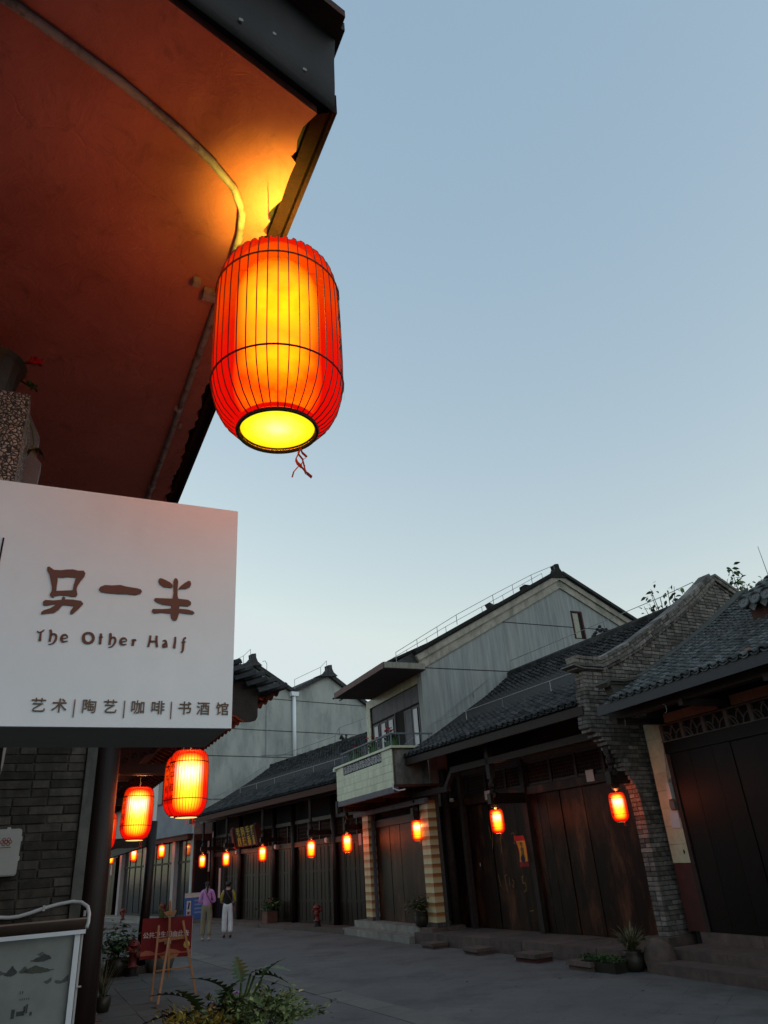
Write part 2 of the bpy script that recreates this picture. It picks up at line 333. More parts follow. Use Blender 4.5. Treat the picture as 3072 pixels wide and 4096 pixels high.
# ------------------------------------------------------------------ helpers
class MB:
    def __init__(s): s.v = []; s.f = []
    def add(s, vs, fs):
        o = len(s.v); s.v += [tuple(v) for v in vs]; s.f += [tuple(i + o for i in f) for f in fs]; return s
    def box(s, x0, x1, y0, y1, z0, z1):
        return s.add([(x, y, z) for z in (z0, z1) for y in (y0, y1) for x in (x0, x1)],
                     [(0, 2, 3, 1), (4, 5, 7, 6), (0, 1, 5, 4), (2, 6, 7, 3), (0, 4, 6, 2), (1, 3, 7, 5)])
    def bar(s, p, q, w, h, upv=(0, 0, 1)):
        p, q = Vector(p), Vector(q); d = (q - p).normalized(); u = Vector(upv)
        sd = d.cross(u)
        if sd.length < 1e-4: sd = d.cross(Vector((0, 1, 0)))
        sd.normalize(); u = sd.cross(d)
        vs = [a + sd * (i * w / 2) + u * (j * h / 2) for a in (p, q) for j in (-1, 1) for i in (-1, 1)]
        return s.add(vs, [(0, 2, 3, 1), (4, 5, 7, 6), (0, 1, 5, 4), (2, 6, 7, 3), (0, 4, 6, 2), (1, 3, 7, 5)])
    def tube(s, pts, r, n=6):
        pts = [Vector(p) for p in pts]; rr = r if isinstance(r, (list, tuple)) else [r] * len(pts)
        o = len(s.v); u = None
        for i, p in enumerate(pts):
            d = (pts[min(i + 1, len(pts) - 1)] - pts[max(i - 1, 0)]).normalized()
            if u is None:
                u = d.orthogonal().normalized()
            u = (u - d * u.dot(d)).normalized(); w = d.cross(u)
            for k in range(n):
                a = 2 * math.pi * k / n
                s.v.append(tuple(p + (u * math.cos(a) + w * math.sin(a)) * rr[i]))
        for i in range(len(pts) - 1):
            for k in range(n):
                a, b = o + i * n + k, o + i * n + (k + 1) % n
                s.f.append((a, b, b + n, a + n))
        s.f.append(tuple(o + k for k in range(n))[::-1]); s.f.append(tuple(o + (len(pts) - 1) * n + k for k in range(n)))
        return s
    def lathe(s, prof, n=16, c=(0, 0, 0), cap=True):
        o = len(s.v)
        for r, z in prof:
            for k in range(n):
                a = 2 * math.pi * k / n; s.v.append((c[0] + r * math.cos(a), c[1] + r * math.sin(a), c[2] + z))
        for i in range(len(prof) - 1):
            for k in range(n):
                a, b = o + i * n + k, o + i * n + (k + 1) % n
                s.f.append((a, b, b + n, a + n))
        if cap:
            s.f.append(tuple(o + k for k in range(n))[::-1]); s.f.append(tuple(o + (len(prof) - 1) * n + k for k in range(n)))
        return s
    def prism(s, pts, ax, a0, a1):
        """pts: outline in the two other axes; extruded along ax from a0 to a1"""
        n = len(pts); vs = []
        for a in (a0, a1):
            for p, q in pts:
                vs.append({'x': (a, p, q), 'y': (p, a, q), 'z': (p, q, a)}[ax])
        fs = [tuple(range(n)), tuple(range(2 * n - 1, n - 1, -1))] + [(i, n + i, n + (i + 1) % n, (i + 1) % n) for i in range(n)]
        return s.add(vs, fs)
    def quad(s, a, b, c, d): return s.add([a, b, c, d], [(0, 1, 2, 3)])
    def mesh(s, name, m, smooth=False):
        me = bpy.data.meshes.new(name); me.from_pydata(s.v, [], s.f); me.validate()
        import bmesh
        bm = bmesh.new(); bm.from_mesh(me); bmesh.ops.recalc_face_normals(bm, faces=bm.faces); bm.to_mesh(me); bm.free()
        if m: me.materials.append(m)
        if smooth: me.shade_smooth()
        return me
    def build(s, name, m, parent=None, smooth=False, kind=None):
        return put(name, s.mesh(name, m, smooth), parent, kind=kind)
def put(name, me, parent=None, loc=None, rot=None, scale=None, kind=None, label=None):
    o = bpy.data.objects.new(name, me); COL.objects.link(o)
    if parent is not None: o.parent = parent
    if loc is not None: o.location = loc
    if rot is not None: o.rotation_euler = rot
    if scale is not None: o.scale = scale
    if kind: o['kind'] = kind
    if label: o['label'] = label
    return o
FR = {'L': (-2.45, 5.9, -26.3), 'N': (3.56, 12.99, -23.8), 'M': (3.38, 13.72, -29.6), 'B': (-.13, 19.72, -25.5), 'H': (-2.14, 23.73, -34.2), 'G': (-12.93, 38.95, -38.4)}
def W(fr, x, y, z=0):
    ox, oy, a = FR[fr]; a = rad(a)
    return Vector((ox + x * math.cos(a) + y * math.sin(a), oy - x * math.sin(a) + y * math.cos(a), z))
def RZ(fr): return -rad(FR[fr][2])
def thing(name, label, cat, fr=None, loc=(0, 0, 0), rot=0, group=None):
    o = bpy.data.objects.new(name, None); COL.objects.link(o); o.empty_display_size = .2
    if fr: o.location = W(fr, *loc); o.rotation_euler = (0, 0, RZ(fr) + rot)
    else: o.location = loc; o.rotation_euler = (0, 0, rot)
    o['label'] = label; o['category'] = cat
    if group: o['group'] = group
    return o
def tag(o, label, cat, group=None):
    o['label'] = label; o['category'] = cat
    if group: o['group'] = group
    return o
def copy_tree(o, parent=None):
    c = o.copy(); COL.objects.link(c)
    if parent is not None: c.parent = parent
    for ch in list(o.children): copy_tree(ch, c)
    return c
_tc = {}
def text_mesh(s, size, m, ext=.001, off=0, align='CENTER'):
    key = (s, size, m.name, ext, off, align)
    if key in _tc: return _tc[key]
    cu = bpy.data.curves.new('lettering', 'FONT'); cu.body = s; cu.size = size; cu.extrude = ext; cu.offset = off
    cu.align_x = align; cu.align_y = 'CENTER'; cu.resolution_u = 3
    ob = bpy.data.objects.new('tmp', cu); COL.objects.link(ob)
    dg = bpy.context.evaluated_depsgraph_get(); dg.update()
    me = bpy.data.meshes.new_from_object(ob.evaluated_get(dg)); me.name = 'lettering'
    bpy.data.objects.remove(ob); bpy.data.curves.remove(cu)
    me.materials.clear(); me.materials.append(m); _tc[key] = me; return me
FY = (math.pi / 2, 0, 0)                 # lettering that faces local -Y
FX = (math.pi / 2, 0, -math.pi / 2)      # lettering that faces local -X

# unit pieces with slightly uneven outlines, shared by many objects
def uneven_box(j, seed):
    r = random.Random(seed); m = MB(); m.box(-.5, .5, -.5, .5, -.5, .5)
    m.v = [(x + r.uniform(-j, j), y + r.uniform(-j, j) * .6, z + r.uniform(-j, j)) for x, y, z in m.v]
    return m
def bevel_box(c, seed, j=.01):
    """box with chamfered edges (24 verts), unit size, chamfer c"""
    r = random.Random(seed); vs = []
    import itertools
    for sx, sy, sz in itertools.product((-1, 1), repeat=3):
        jj = [r.uniform(-j, j) for _ in range(3)]
        a = (sx * .5 + jj[0], sy * .5 + jj[1], sz * .5 + jj[2])
        vs += [(a[0], a[1] - sy * c, a[2] - sz * c), (a[0] - sx * c, a[1], a[2] - sz * c), (a[0] - sx * c, a[1] - sy * c, a[2])]
    import bmesh
    bm = bmesh.new()
    for v in vs: bm.verts.new(v)
    bmesh.ops.convex_hull(bm, input=bm.verts)
    bmesh.ops.dissolve_limit(bm, angle_limit=.02, verts=bm.verts, edges=bm.edges)
    bm.verts.index_update()
    m = MB(); m.add([v.co[:] for v in bm.verts], [[v.index for v in f.verts] for f in bm.faces]); bm.free(); return m
BRICKS = [bevel_box(.035, i, .015) for i in range(5)]
_pm = {}
def piece_mesh(kind, i, m):
    k = (kind, i, m.name)
    if k not in _pm: _pm[k] = {'brick': BRICKS, 'box': [uneven_box(.012, i) for i in range(5)]}[kind][i].mesh(kind, m)
    return _pm[k]
def lay(name, items, m, parent, limit=300, kind='brick', camloc=None):
    """items: (centre, size); nearest `limit` to the camera are objects, the rest one joined part"""
    mw = parent.matrix_basis if parent else Matrix()
    ci = mw.inverted() @ CAMP
    items = sorted(items, key=lambda t: (Vector(t[0]) - ci).length)
    for i, (c, s) in enumerate(items[:limit]):
        put(name, piece_mesh(kind, i * 7 % 5, m), parent, loc=c, scale=s)
    if items[limit:]:
        mb = MB()
        src = BRICKS if kind == 'brick' else [uneven_box(.012, i) for i in range(5)]
        for i, (c, s) in enumerate(items[limit:]):
            b = src[i * 7 % 5]
            mb.add([(c[0] + v[0] * s[0], c[1] + v[1] * s[1], c[2] + v[2] * s[2]) for v in b.v], b.f)
        mb.build(name + '_courses' if name == 'brick' else 'further_' + name + 's', m, parent, kind='stuff')

# roof tiles: arched cover tiles running up the slope over a dished bed
def tile_shape(w, l, th, n=5, arch=.45):
    m = MB(); top = []; bot = []
    for e in (0, 1):
        for k in range(n + 1):
            a = math.pi * (k / n); yy = -w / 2 * math.cos(a); zz = math.sin(a) * w * arch
            sh = 1 - .06 * e
            top.append((e * l, yy * sh, zz * sh + .0)); bot.append((e * l, yy * .86 * sh, zz * .86 * sh - th * .3))
    m.v = top + bot; q = n + 1; o = 2 * q
    for k in range(n):
        m.f.append((k, k + 1, q + k + 1, q + k)); m.f.append((o + k, o + q + k, o + q + k + 1, o + k + 1))
        m.f.append((k, o + k, o + k + 1, k + 1)); m.f.append((q + k, q + k + 1, o + q + k + 1, o + q + k))
    m.f.append((0, q, o + q, o)); m.f.append((n, o + n, o + q + n, q + n))
    return m
def tiled_slope(parent, X0, z0, X1, z1, Y0, Y1, m, pitch=.185, row=.125, limit=300, vis=None, odd=0, sag=0.0, back=True):
    """front slope from the eave (X0,z0) to the ridge (X1,z1) between Y0 and Y1"""
    L_ = math.hypot(X1 - X0, z1 - z0); ang = math.atan2(z1 - z0, X1 - X0)
    c, s = math.cos(ang), math.sin(ang); ln = .2; tilt = math.atan2(.02, row)
    base = tile_shape(pitch * .62, ln, .02, 5, .42); mesh = base.mesh('roof_tile', m); omesh = base.mesh('roof_tile', M_otile)
    ncol = int((Y1 - Y0) / pitch); nrow = int(L_ / row)
    mw = parent.matrix_basis; P = []
    rr = random.Random(int(abs(X1 * 100)) + ncol)
    wob = [rr.uniform(-.012, .012) for _ in range(ncol + 1)]
    for i in range(ncol + 1):
        for j in range(nrow):
            d = j * row + rr.uniform(-.012, .012)
            dz = -sag * math.sin(math.pi * d / L_)
            y = Y0 + i * pitch + wob[i] + rr.uniform(-.006, .006)
            loc = Vector((X0 + d * c - (.04 + dz) * s, y, z0 + d * s + (.05 + dz) * c))
            wl = mw @ loc; dist = (wl - CAMP).length
            if vis and not vis(loc): dist += 100
            P.append((dist, loc, rr.uniform(-.05, .05), rr.uniform(-.04, .04)))
    P.sort(key=lambda t: t[0])
    for k, (dist, loc, ra, rb) in enumerate(P[:limit]):
        o = put('roof_tile', omesh if (odd and rr.random() < odd) else mesh, parent, loc=loc, rot=(0, -(ang - tilt) + ra, rb))
    rest = P[limit:]
    if rest:
        V = np.array(base.v); nb = len(V); allv = []; allf = []
        for q, (dist, loc, ra, rb) in enumerate(rest):
            Rm = np.array((Matrix.Rotation(rb, 3, 'Z') @ Matrix.Rotation(-(ang - tilt) + ra, 3, 'Y')))
            allv.append(V @ Rm.T + np.array(loc)); allf += [tuple(i + q * nb for i in f) for f in base.f]
        me = bpy.data.meshes.new('roof_tiles'); me.from_pydata(np.vstack(allv).tolist(), [], allf); me.materials.append(m)
        put('roof_tiles', me, parent, kind='stuff')
    # dished bed under the cover tiles: one corrugated sheet
    b = MB(); n = 6; cols = ncol * n
    for i in range(cols + n + 1):
        y = Y0 - pitch / 2 + i * pitch / n; ph = (i % n) / n
        h = -.022 * math.sin(math.pi * ph)
        for (d, dd) in ((-.03, 0), (L_ * .25, -sag * .7), (L_ * .5, -sag), (L_ * .75, -sag * .7), (L_, 0)):
            b.v.append((X0 + d * c - (.03 + h + dd) * s, y, z0 + d * s + (.03 + h + dd) * c))
    for i in range(cols + n):
        for k in range(4):
            a0 = i * 5 + k; b.f.append((a0, a0 + 5, a0 + 6, a0 + 1))
    b.build('tile_bed', m, parent)
    # lips of the dished tiles showing along the eave
    lip = MB()
    for i in range(ncol):
        yc = Y0 + (i + .5) * pitch; n = 6
        for k in range(n):
            a0, a1 = math.pi * k / n, math.pi * (k + 1) / n; w = pitch * .42
            y0_, z0_ = yc - w * math.cos(a0), -math.sin(a0) * .045; y1_, z1_ = yc - w * math.cos(a1), -math.sin(a1) * .045
            x = X0 - .05
            lip.quad((x, y0_, z0 + .04 + z0_), (x, y1_, z0 + .04 + z1_), (x, y1_, z0 + .055 + z1_), (x, y0_, z0 + .055 + z0_))
            lip.quad((x, y0_, z0 + .04 + z0_), (x, y1_, z0 + .04 + z1_), (x + .1, y1_, z0 + .08 + z1_), (x + .1, y0_, z0 + .08 + z0_))
    lip.build('eave_tile_lips', m, parent, kind='stuff')
    # boarding and the hidden back slope
    t = MB(); t.prism([(X0, z0 - .03), (X1, z1 - .03), (X1, z1 - .10), (X0, z0 - .10)], 'y', Y0 - .05, Y1 + .05)
    if back: t.prism([(X1, z1 + .02), (X1 + (X1 - X0), z0 + .02), (X1 + (X1 - X0), z0 - .1), (X1, z1 - .10)], 'y', Y0 - .05, Y1 + .05)
    t.build('roof_boarding', M_bed, parent)

def strap(parent, pts, post=.22, every=1.0, r=.008, down=(0, 0, -1)):
    """lightning-protection strap on short stands"""
    m = MB(); m.tube(pts, r, 5)
    for a, b in zip(pts[:-1], pts[1:]):
        a, b = Vector(a), Vector(b); n = max(1, int((b - a).length / every))
        for i in range(n + 1):
            p = a.lerp(b, i / n); m.tube([p, p + Vector(down) * post], r * 1.1, 5)
    return m.build('lightning_strap', M_wire, parent)

# ================================================================== SETTING
g = MB(); g.quad((-400, -400, 0), (400, -400, 0), (400, 400, 0), (-400, 400, 0))
o = g.build('street', M_street); o['kind'] = 'structure'
M_paver = mat('concrete_paving_slab', (.115, .108, .096), (.075, .071, .064), 3, .85, var=.10, bmp=.35, bd=.004, grain=.35, stain=((.06, .055, .05), 1.5, .5))
def slabs(name, fr, x0, x1, y0, y1, z, sx, sy, m, parent=None, gap=.012, limit=300):
    p = parent or bpy.data.objects.new(name, None)
    if not parent:
        COL.objects.link(p); p.location = W(fr, 0, 0, 0); p.rotation_euler = (0, 0, RZ(fr)); p['kind'] = 'structure'
    it = []; nx = max(1, round((x1 - x0) / sx)); ny = max(1, round((y1 - y0) / sy)); dx = (x1 - x0) / nx; dy = (y1 - y0) / ny
    for i in range(nx):
        off = (dy / 2) * (i % 2)
        for j in range(ny):
            a = y0 + j * dy + off; b = min(a + dy, y1)
            it.append(((x0 + (i + .5) * dx, (a + b) / 2, z + R.uniform(-.003, .003)), (dx - gap, b - a - gap, .05)))
    lay('paving_slab', it, m, p, limit, 'box'); return p
# left pavement (near the shops), its slabs lie 1 cm proud of the asphalt
slabs('pavement', 'L', .2, 2.6, 1.0, 11.9, -.015, .60, .60, M_paver, gap=.007)
# band of pale slabs down the middle of the street
slabs('drain_strip', 'M', -4.6, -4.15, -8, 22, -.018, .45, .9, mat('dull_strip_slab', (.150, .143, .130), (.105, .10, .092), 3, .85, var=.08, bmp=.3, grain=.3))
# raised pavement further on, with a stone kerb
kp = bpy.data.objects.new('raised_pavement', None); COL.objects.link(kp); kp.location = W('L', 0, 0); kp.rotation_euler = (0, 0, RZ('L')); kp['kind'] = 'structure'
MB().box(-1.5, 1.80, 12.2, 40, .0, .125).build('pavement_bed', M_mortar, kp)
lay('kerb_stone', [((-1.2 + .78 * i, 12.1, .065), (.77, .2, .135)) for i in range(5)] + [((1.9, 12.45 + .8 * i, .065), (.2, .79, .135)) for i in range(30)], M_stone, kp, 300, 'box')
# porch edge of the shop beside the camera
pe = bpy.data.objects.new('porch_step', None); COL.objects.link(pe); pe.location = W('L', 0, 0); pe.rotation_euler = (0, 0, RZ('L')); pe['kind'] = 'structure'
MB().box(-3, .42, -5, 5.4, 0, .28).build('step_bed', M_mortar, pe)
lay('edge_stone', [((.55, -4 + 1.0 * i, .15), (.26, .985, .3)) for i in range(10)], M_stone, pe, 300, 'box')

# ================================================================== LANTERNS
NR = 40
def cloth_mb(spiky=1.0):
    prof = [(.000, .101), (.012, .118), (.035, .139), (.065, .155), (.10, .165), (.135, .170), (.20, .1715), (.29, .171), (.38, .170), (.445, .167), (.49, .160), (.518, .150), (.538, .135), (.548, .118)]
    m = MB(); n = NR * 3; rr = random.Random(3)
    up_ = [rr.uniform(-.3, 1) ** 2 * .016 for _ in range(NR)]
    for i, (z, r) in enumerate(prof):
        for k in range(n):
            a = 2 * math.pi * k / n; ph = k % 3; q = r * (1 if ph == 0 else .974)
            zz = z
            if i >= len(prof) - 4: q = r * (1 if ph == 0 else .958)
            if i == len(prof) - 1: zz += spiky * (up_[k // 3] if ph == 0 else -.004)
            if i == 0: zz -= spiky * (up_[(k // 3 + 7) % NR] * .6 if ph == 0 else -.002)
            m.v.append((q * math.cos(a), q * math.sin(a), zz))
    for i in range(len(prof) - 1):
        for k in range(n):
            a, b = i * n + k, i * n + (k + 1) % n; m.f.append((a, b, b + n, a + n))
    return m, prof
def torus(r, t, z, n=48):
    m = MB(); k = 6
    for i in range(n):
        a = 2 * math.pi * i / n
        for j in range(k):
            b = 2 * math.pi * j / k; q = r + t * math.cos(b); m.v.append((q * math.cos(a), q * math.sin(a), z + t * math.sin(b)))
    for i in range(n):
        for j in range(k):
            a, b = i * k + j, i * k + (j + 1) % k; c, d = ((i + 1) % n) * k + (j + 1) % k, ((i + 1) % n) * k + j; m.f.append((a, b, c, d))
    return m
def wrap_text(s, size, a0, ztop, step, Rr=.1735):
    """characters one below the other on the cloth"""
    m = MB()
    for i, ch in enumerate(s):
        me = text_mesh(ch, size, M_ink, 0)
        vs = []
        for v in me.vertices:
            a = a0 + v.co.x / Rr; z = ztop - i * step + v.co.y
            vs.append((Rr * math.cos(a), Rr * math.sin(a), z))
        m.add(vs, [tuple(p.vertices) for p in me.polygons])
    return m
def make_lantern(near):
    t = bpy.data.objects.new('red_lantern', None); COL.objects.link(t)
    cm, prof = cloth_mb(1.0 if near else .3)
    put('cloth', cm.mesh('cloth', M_cloth if near else M_cloth_far, True), t)
    ribs = []
    for k in range(NR):
        a = 2 * math.pi * k / NR
        ribs.append(MB().tube([((r + .0012) * math.cos(a), (r + .0012) * math.sin(a), z) for z, r in prof], (.0018 if near else .0021), 3))
    if near:
        for rb in ribs: rb.build('rib', M_rib, t)
    else:
        allr = MB()
        for rb in ribs: allr.add(rb.v, rb.f)
        allr.build('rib_frame', M_rib, t)
    for z, r in ((.135, .1725), (.445, .170)): torus(r, .0026 if near else .0042, z).build('hoop', M_rib, t)
    m = torus(.100, .0055, -.004); x = torus(.100, .0055, .010); m.add(x.v, x.f); m.build('bottom_ring', M_oldwood, t)
    m = torus(.112, .004, .543); m.bar((-.112, 0, .543), (.112, 0, .543), .006, .006); m.build('top_ring', M_oldwood, t)
    MB().lathe([(.002, .004 if near else -.011), (.094, .004 if near else -.011)], 40, cap=False).build('diffuser', M_diff if near else M_diff_far, t)
    rb = .118 if near else .135
    MB().lathe([(.002, .022), (rb * .45, .028), (rb * .75, .045), (rb * .93, .08), (rb, .13), (rb, .42), (rb * .95, .465), (rb * .8, .505), (rb * .5, .528), (.002, .535)], 40, cap=False).build('glow_sleeve', M_glow if near else M_glow_far, t, smooth=True)  # added glowing sleeve; stands in for the light filling the lantern
    MB().lathe([(.052, .540), (.112, .540)], 32, cap=False).build('added_light_baffle', M_rib, t)  # added opaque ring, unseen from below; narrows the light thrown up onto the soffit
    MB().tube([(0, 0, .543), (.004, 0, .60), (-.004, 0, .64), (0, 0, .68)], .004, 5).build('hanging_wire', M_wire, t)
    az = math.radians(-90 + (78 if near else -52))
    wrap_text('太平和顺', .078, az, .42, .098).build('lettering', M_ink, t)
    tm = MB(); r2 = random.Random(5)
    for k in range(3):
        q = Vector((.060, .075, -.006)); pts = [q]
        for i in range(6):
            q = q + Vector((r2.uniform(-.012, .014), r2.uniform(-.01, .01), -.013 + r2.uniform(-.003, .003))); pts.append(q)
        for p, s in zip(pts[:-1], pts[1:]): tm.bar(p, s, .010, .0012, (1, .3, 0))
    tm.build('ribbon_end', mat('bright_red_ribbon', (.75, .05, .02), (.55, .03, .015), 10, .7, bmp=0), t)
    ld = bpy.data.lights.new('bulb_light', 'POINT'); ld.energy = (55 if near else 36) * LK; ld.color = (1, .74, .07) if near else (1, .32, .09); ld.shadow_soft_size = .055 if near else .03
    lo = bpy.data.objects.new('bulb_light', ld); COL.objects.link(lo); lo.parent = t; lo.location = (0, 0, .41)
    return t
def set_lantern(t, loc, scale, label, group, twist=0):
    t.location = loc; d = Vector(loc) - CAMP
    t.rotation_euler = (twist * .22, -twist * .15, math.atan2(-d.x, d.y) + twist); t.scale = (scale,) * 3
    tag(t, label, 'lantern', group)
near_l = make_lantern(True)
set_lantern(near_l, Vector((-.255, 1.51, 2.80)), 1, 'large glowing red paper lantern hanging close by under the overhanging soffit corner', None)
proto = make_lantern(False)
GL, GR = 'lanterns hung along the left eaves', 'lanterns hung along the right hand shops'
spots = [((-1.92, 6.66, 2.265), 1, 'lit lantern directly below the right end of the white sign', GL),
         ((-3.08, 8.69, 2.205), 1, 'lit lantern with black writing hanging above the thin dark pole', GL),
         ((-4.83, 12.24, 2.25), 1, 'lit lantern mostly hidden behind the thick dark corner column', GL),
         ((-2.20, 7.42, 2.33), 1, 'lantern just peeping out from behind the one below the white sign', GL)]
for (x, y, z), lab in (((.3, 6.85, 2.22), 'lit lantern beside the striped tile pillar and balcony house door'), ((.3, 3.37, 2.19), 'lit lantern above the yellow beef sauce banner'), ((.3, -.26, 2.16), 'lit lantern in front of the curved brick fire wall')):
    spots.append((tuple(W('M', x, y, z)), .86, lab, GR))
for (x, y, z), lab in (((0, 12.03, 2.07), 'lit lantern at the far corner of the panelled shop'), ((0, 9.24, 2.05), 'lit lantern above the two people'), ((0, 5.64, 2.09), 'lit lantern just below the gold lettered shop board'), ((0, 1.79, 2.07), 'lit lantern above the right hand hydrant'), ((0, -.59, 2.11), 'lit lantern below the corner of the tiled balcony')):
    spots.append((tuple(W('H', x, y, z)), .9, lab, GR))
for (x, y, z), lab in (((-.5, 4.59, 2.64), 'small distant lantern at the left, before the dark timber shop'), ((-.5, .97, 2.64), 'small distant lantern just left of the thin pole'), ((-.5, -2.82, 2.64), 'small distant lantern in front of the glass doors, right of the pole')):
    spots.append((tuple(W('G', x, y, z)), 1, lab, GR))
for i, (loc, s, lab, gr) in enumerate(spots):
    set_lantern(proto if i == 0 else copy_tree(proto), Vector(loc), s, lab, gr, R.uniform(-.15, .15))

M_rib2 = mat('dark_weathered_batten', (.032, .009, .007), (.014, .005, .004), 8, .8, (2, 2, 2), bmp=.5, spec=.15)
# ================================================================== SHOP BESIDE THE CAMERA
sh = thing('corner_shop', 'plastered shop corner with a wide overhanging soffit glowing red above the near lantern', 'building', 'L')
edge = [(.055, -5.25)]
rr = random.Random(9)
sof = [(.03, -5.24), (-.39, -5.375), (-1.5, -5.71), (-3.2, -6.23), (-3.2, -1.0), (.02, -1.0)]
yy = -1.15
while yy > -5.2:                                   # broken plaster edge
    sof.append((.012 + rr.uniform(-.016, .012), yy)); yy -= rr.uniform(.012, .05)
MB().prism(sof, 'z', 3.6, 3.63).build('soffit', M_soffit, sh)
MB().prism([(.06, -5.262), (-.39, -5.40), (-3.2, -6.26), (-3.2, -1.0), (.06, -1.0)], 'z', 3.634, 3.78).build('roof_slab', M_bed, sh)
MB().prism([(.062, -5.27), (.075, -5.27), (.075, -1.0), (.062, -1.0)], 'z', 3.585, 3.66).build('edge_board', M_rib2, sh)
MB().prism([(.022, -5.23), (.060, -5.25), (.060, -1.0), (.030, -1.0)], 'z', 3.606, 3.632).build('edge_batten', M_rib2, sh)
m = MB(); n = 26                                    # dark flashing with a few dents, leaning out towards its top
for i in range(n + 1):
    t = i / n; x = .062 - 3.3 * t; y = -5.268 - 1.012 * t
    for z, o_ in ((3.59, 0), (3.60, .012), (3.68, .016 + .006 * math.sin(i * 1.7)), (3.78, .010 + .01 * math.sin(i * .9 + 1)), (3.90, .03)):
        m.v.append((x + .29 * o_, y - o_, z + .006 * math.sin(i * .8)))
for i in range(n):
    for k in range(4): a = i * 5 + k; m.f.append((a, a + 5, a + 6, a + 1))
m.build('flashing', M_fascia, sh, smooth=True)
for i in range(6): MB().lathe([(.006, 0), (.006, .004)], 8, (0, 0, 0)).build('rivet', M_under, sh).matrix_basis = Matrix.Translation((-.03 - .09 * i, -5.313 - .0276 * i + .0, 3.64 + .05 * (i % 2))) @ Matrix.Rotation(math.pi / 2, 4, 'X')
MB().prism([(.075, -5.36), (-.02, -5.385), (-3.2, -6.36), (-3.2, -1), (.075, -1)], 'z', 3.87, 3.90).build('roof_overhang', M_oldwood, sh)
MB().prism([(.095, -5.31), (.02, -5.32), (-3.2, -6.3), (-3.2, -1), (.095, -1)], 'z', 3.903, 3.94).build('roof_edge', M_tile2, sh)
MB().prism([(.05, -5.24), (.02, -5.25), (-3.2, -6.2), (-3.2, -1), (.05, -1)], 'z', 3.785, 3.866).build('roof_core', M_oldwood, sh)
cpts = [(-1.6, -5.47), (-.95, -5.31), (-.69, -5.235), (-.45, -5.14), (-.3, -5.065), (-.2, -5.005), (-.12, -4.94), (-.078, -4.87), (-.062, -4.78), (-.06, -4.6), (-.065, -4.2), (-.07, -3.6), (-.08, -2.98), (-.08, -1.2)]
m = MB().tube([(x, y, 3.588) for x, y in cpts], .0115, 10)
cd = m.build('conduit', M_conduit, sh, smooth=True)
for (x, y) in ((-.80, -5.27), (-.075, -3.78), (-.08, -3.05)):
    MB().tube([(x - .005, y, 3.588), (x + .005, y + .012, 3.588)], .016, 10).build('pipe_clip', M_plastic, cd)
for (x, y, w) in ((-.095, -4.49, .022), (-.148, -4.535, .012)):
    MB().box(x - w, x + w, y - w, y + w, 3.575, 3.6).build('junction_block', M_conduit, sh)
MB().bar((-.045, -3.66, 3.588), (-.045, -3.63, 3.588), .012, .012).build('pipe_stub', M_conduit, sh)
MB().tube([(-.03, -4.99, 3.44), (-.03, -4.985, 3.52), (-.03, -4.98, 3.6)], .0012, 6).build('lantern_hook', M_wire, sh)
MB().box(-3.2, -1.6, -5.2, -.9, 0, 3.6).build('wall', M_cement, sh)

# pebbledash pillar with a cement capping panel
pl = thing('pebbledash_pillar', 'pebbledash pillar top with pink lit edge, behind the white sign', 'pillar', 'L')
MB().box(-.98, -.605, -4.16, -3.86, 0, 3.27).build('shaft', M_pebble, pl)
MB().prism([(-.98, 2.6), (-.98, 3.40), (-.70, 3.46), (-.655, 3.455), (-.575, 3.295), (-.580, 3.215), (-.555, 3.185), (-.565, 3.0), (-.60, 2.6)], 'y', -3.855, -3.79).build('cement_panel', mat('blue_grey_cement', (.20, .22, .25), (.12, .13, .15), 6, .85, stain=((.22, .14, .12), 4, .4)), pl)
fp = thing('flower_pot', 'dark pot of red flowers standing on the pebbledash pillar', 'flower pot', 'L', (-.78, -4.02, 3.27))
MB().lathe([(.10, 0), (.125, .17), (.14, .19), (.125, .19), (.115, .15)], 20).build('pot', M_pot, fp, smooth=False)
MB().lathe([(.001, .155), (.115, .155)], 20, cap=False).build('soil', M_soil, fp)

def leaf_poly(l, w, lobes=0, bend=.25, seed=0, n=6):
    """one leaf along +x, from 0 to l, folded and drooping"""
    r = random.Random(seed); m = MB(); L_, Rr = [], []
    for i in range(n * (7 if lobes else 1) + 1):
        t = i / (n * (7 if lobes else 1)); x = l * t; z = -bend * l * t * t
        ww = w * math.sin(math.pi * min(1, t ** .75)) ** .8 * .5
        if lobes: ww *= .28 + .72 * abs(math.sin(math.pi * lobes * t)) ** 1.3
        L_.append((x, ww, z + ww * .25)); Rr.append((x, -ww, z + ww * .25)); m.v += [L_[-1], (x, 0, z), Rr[-1]]
    k = len(L_)
    for i in range(k - 1):
        a = i * 3; m.f += [(a, a + 3, a + 4, a + 1), (a + 1, a + 4, a + 5, a + 2)]
    return m
def orient(p, d, roll=0):
    d = Vector(d).normalized(); return Matrix.Translation(p) @ d.to_track_quat('X', 'Z').to_matrix().to_4x4() @ Matrix.Rotation(roll, 4, 'X')
def leaves(name, m, parent, pts, l, w, seed=1, kind='stuff', bend=.3, upb=.2):
    r = random.Random(seed); base = leaf_poly(l, w, 0, bend, 1, 3); mb = MB()
    for p, d in pts:
        M4 = orient(p, (d[0] + r.uniform(-.5, .5), d[1] + r.uniform(-.5, .5), d[2] + r.uniform(-.4, .5) + upb), r.uniform(-.8, .8)); s = r.uniform(.55, 1.2)
        mb.add([M4 @ (Vector(v) * s) for v in base.v], base.f)
    return mb.build(name, m, parent, kind=kind)
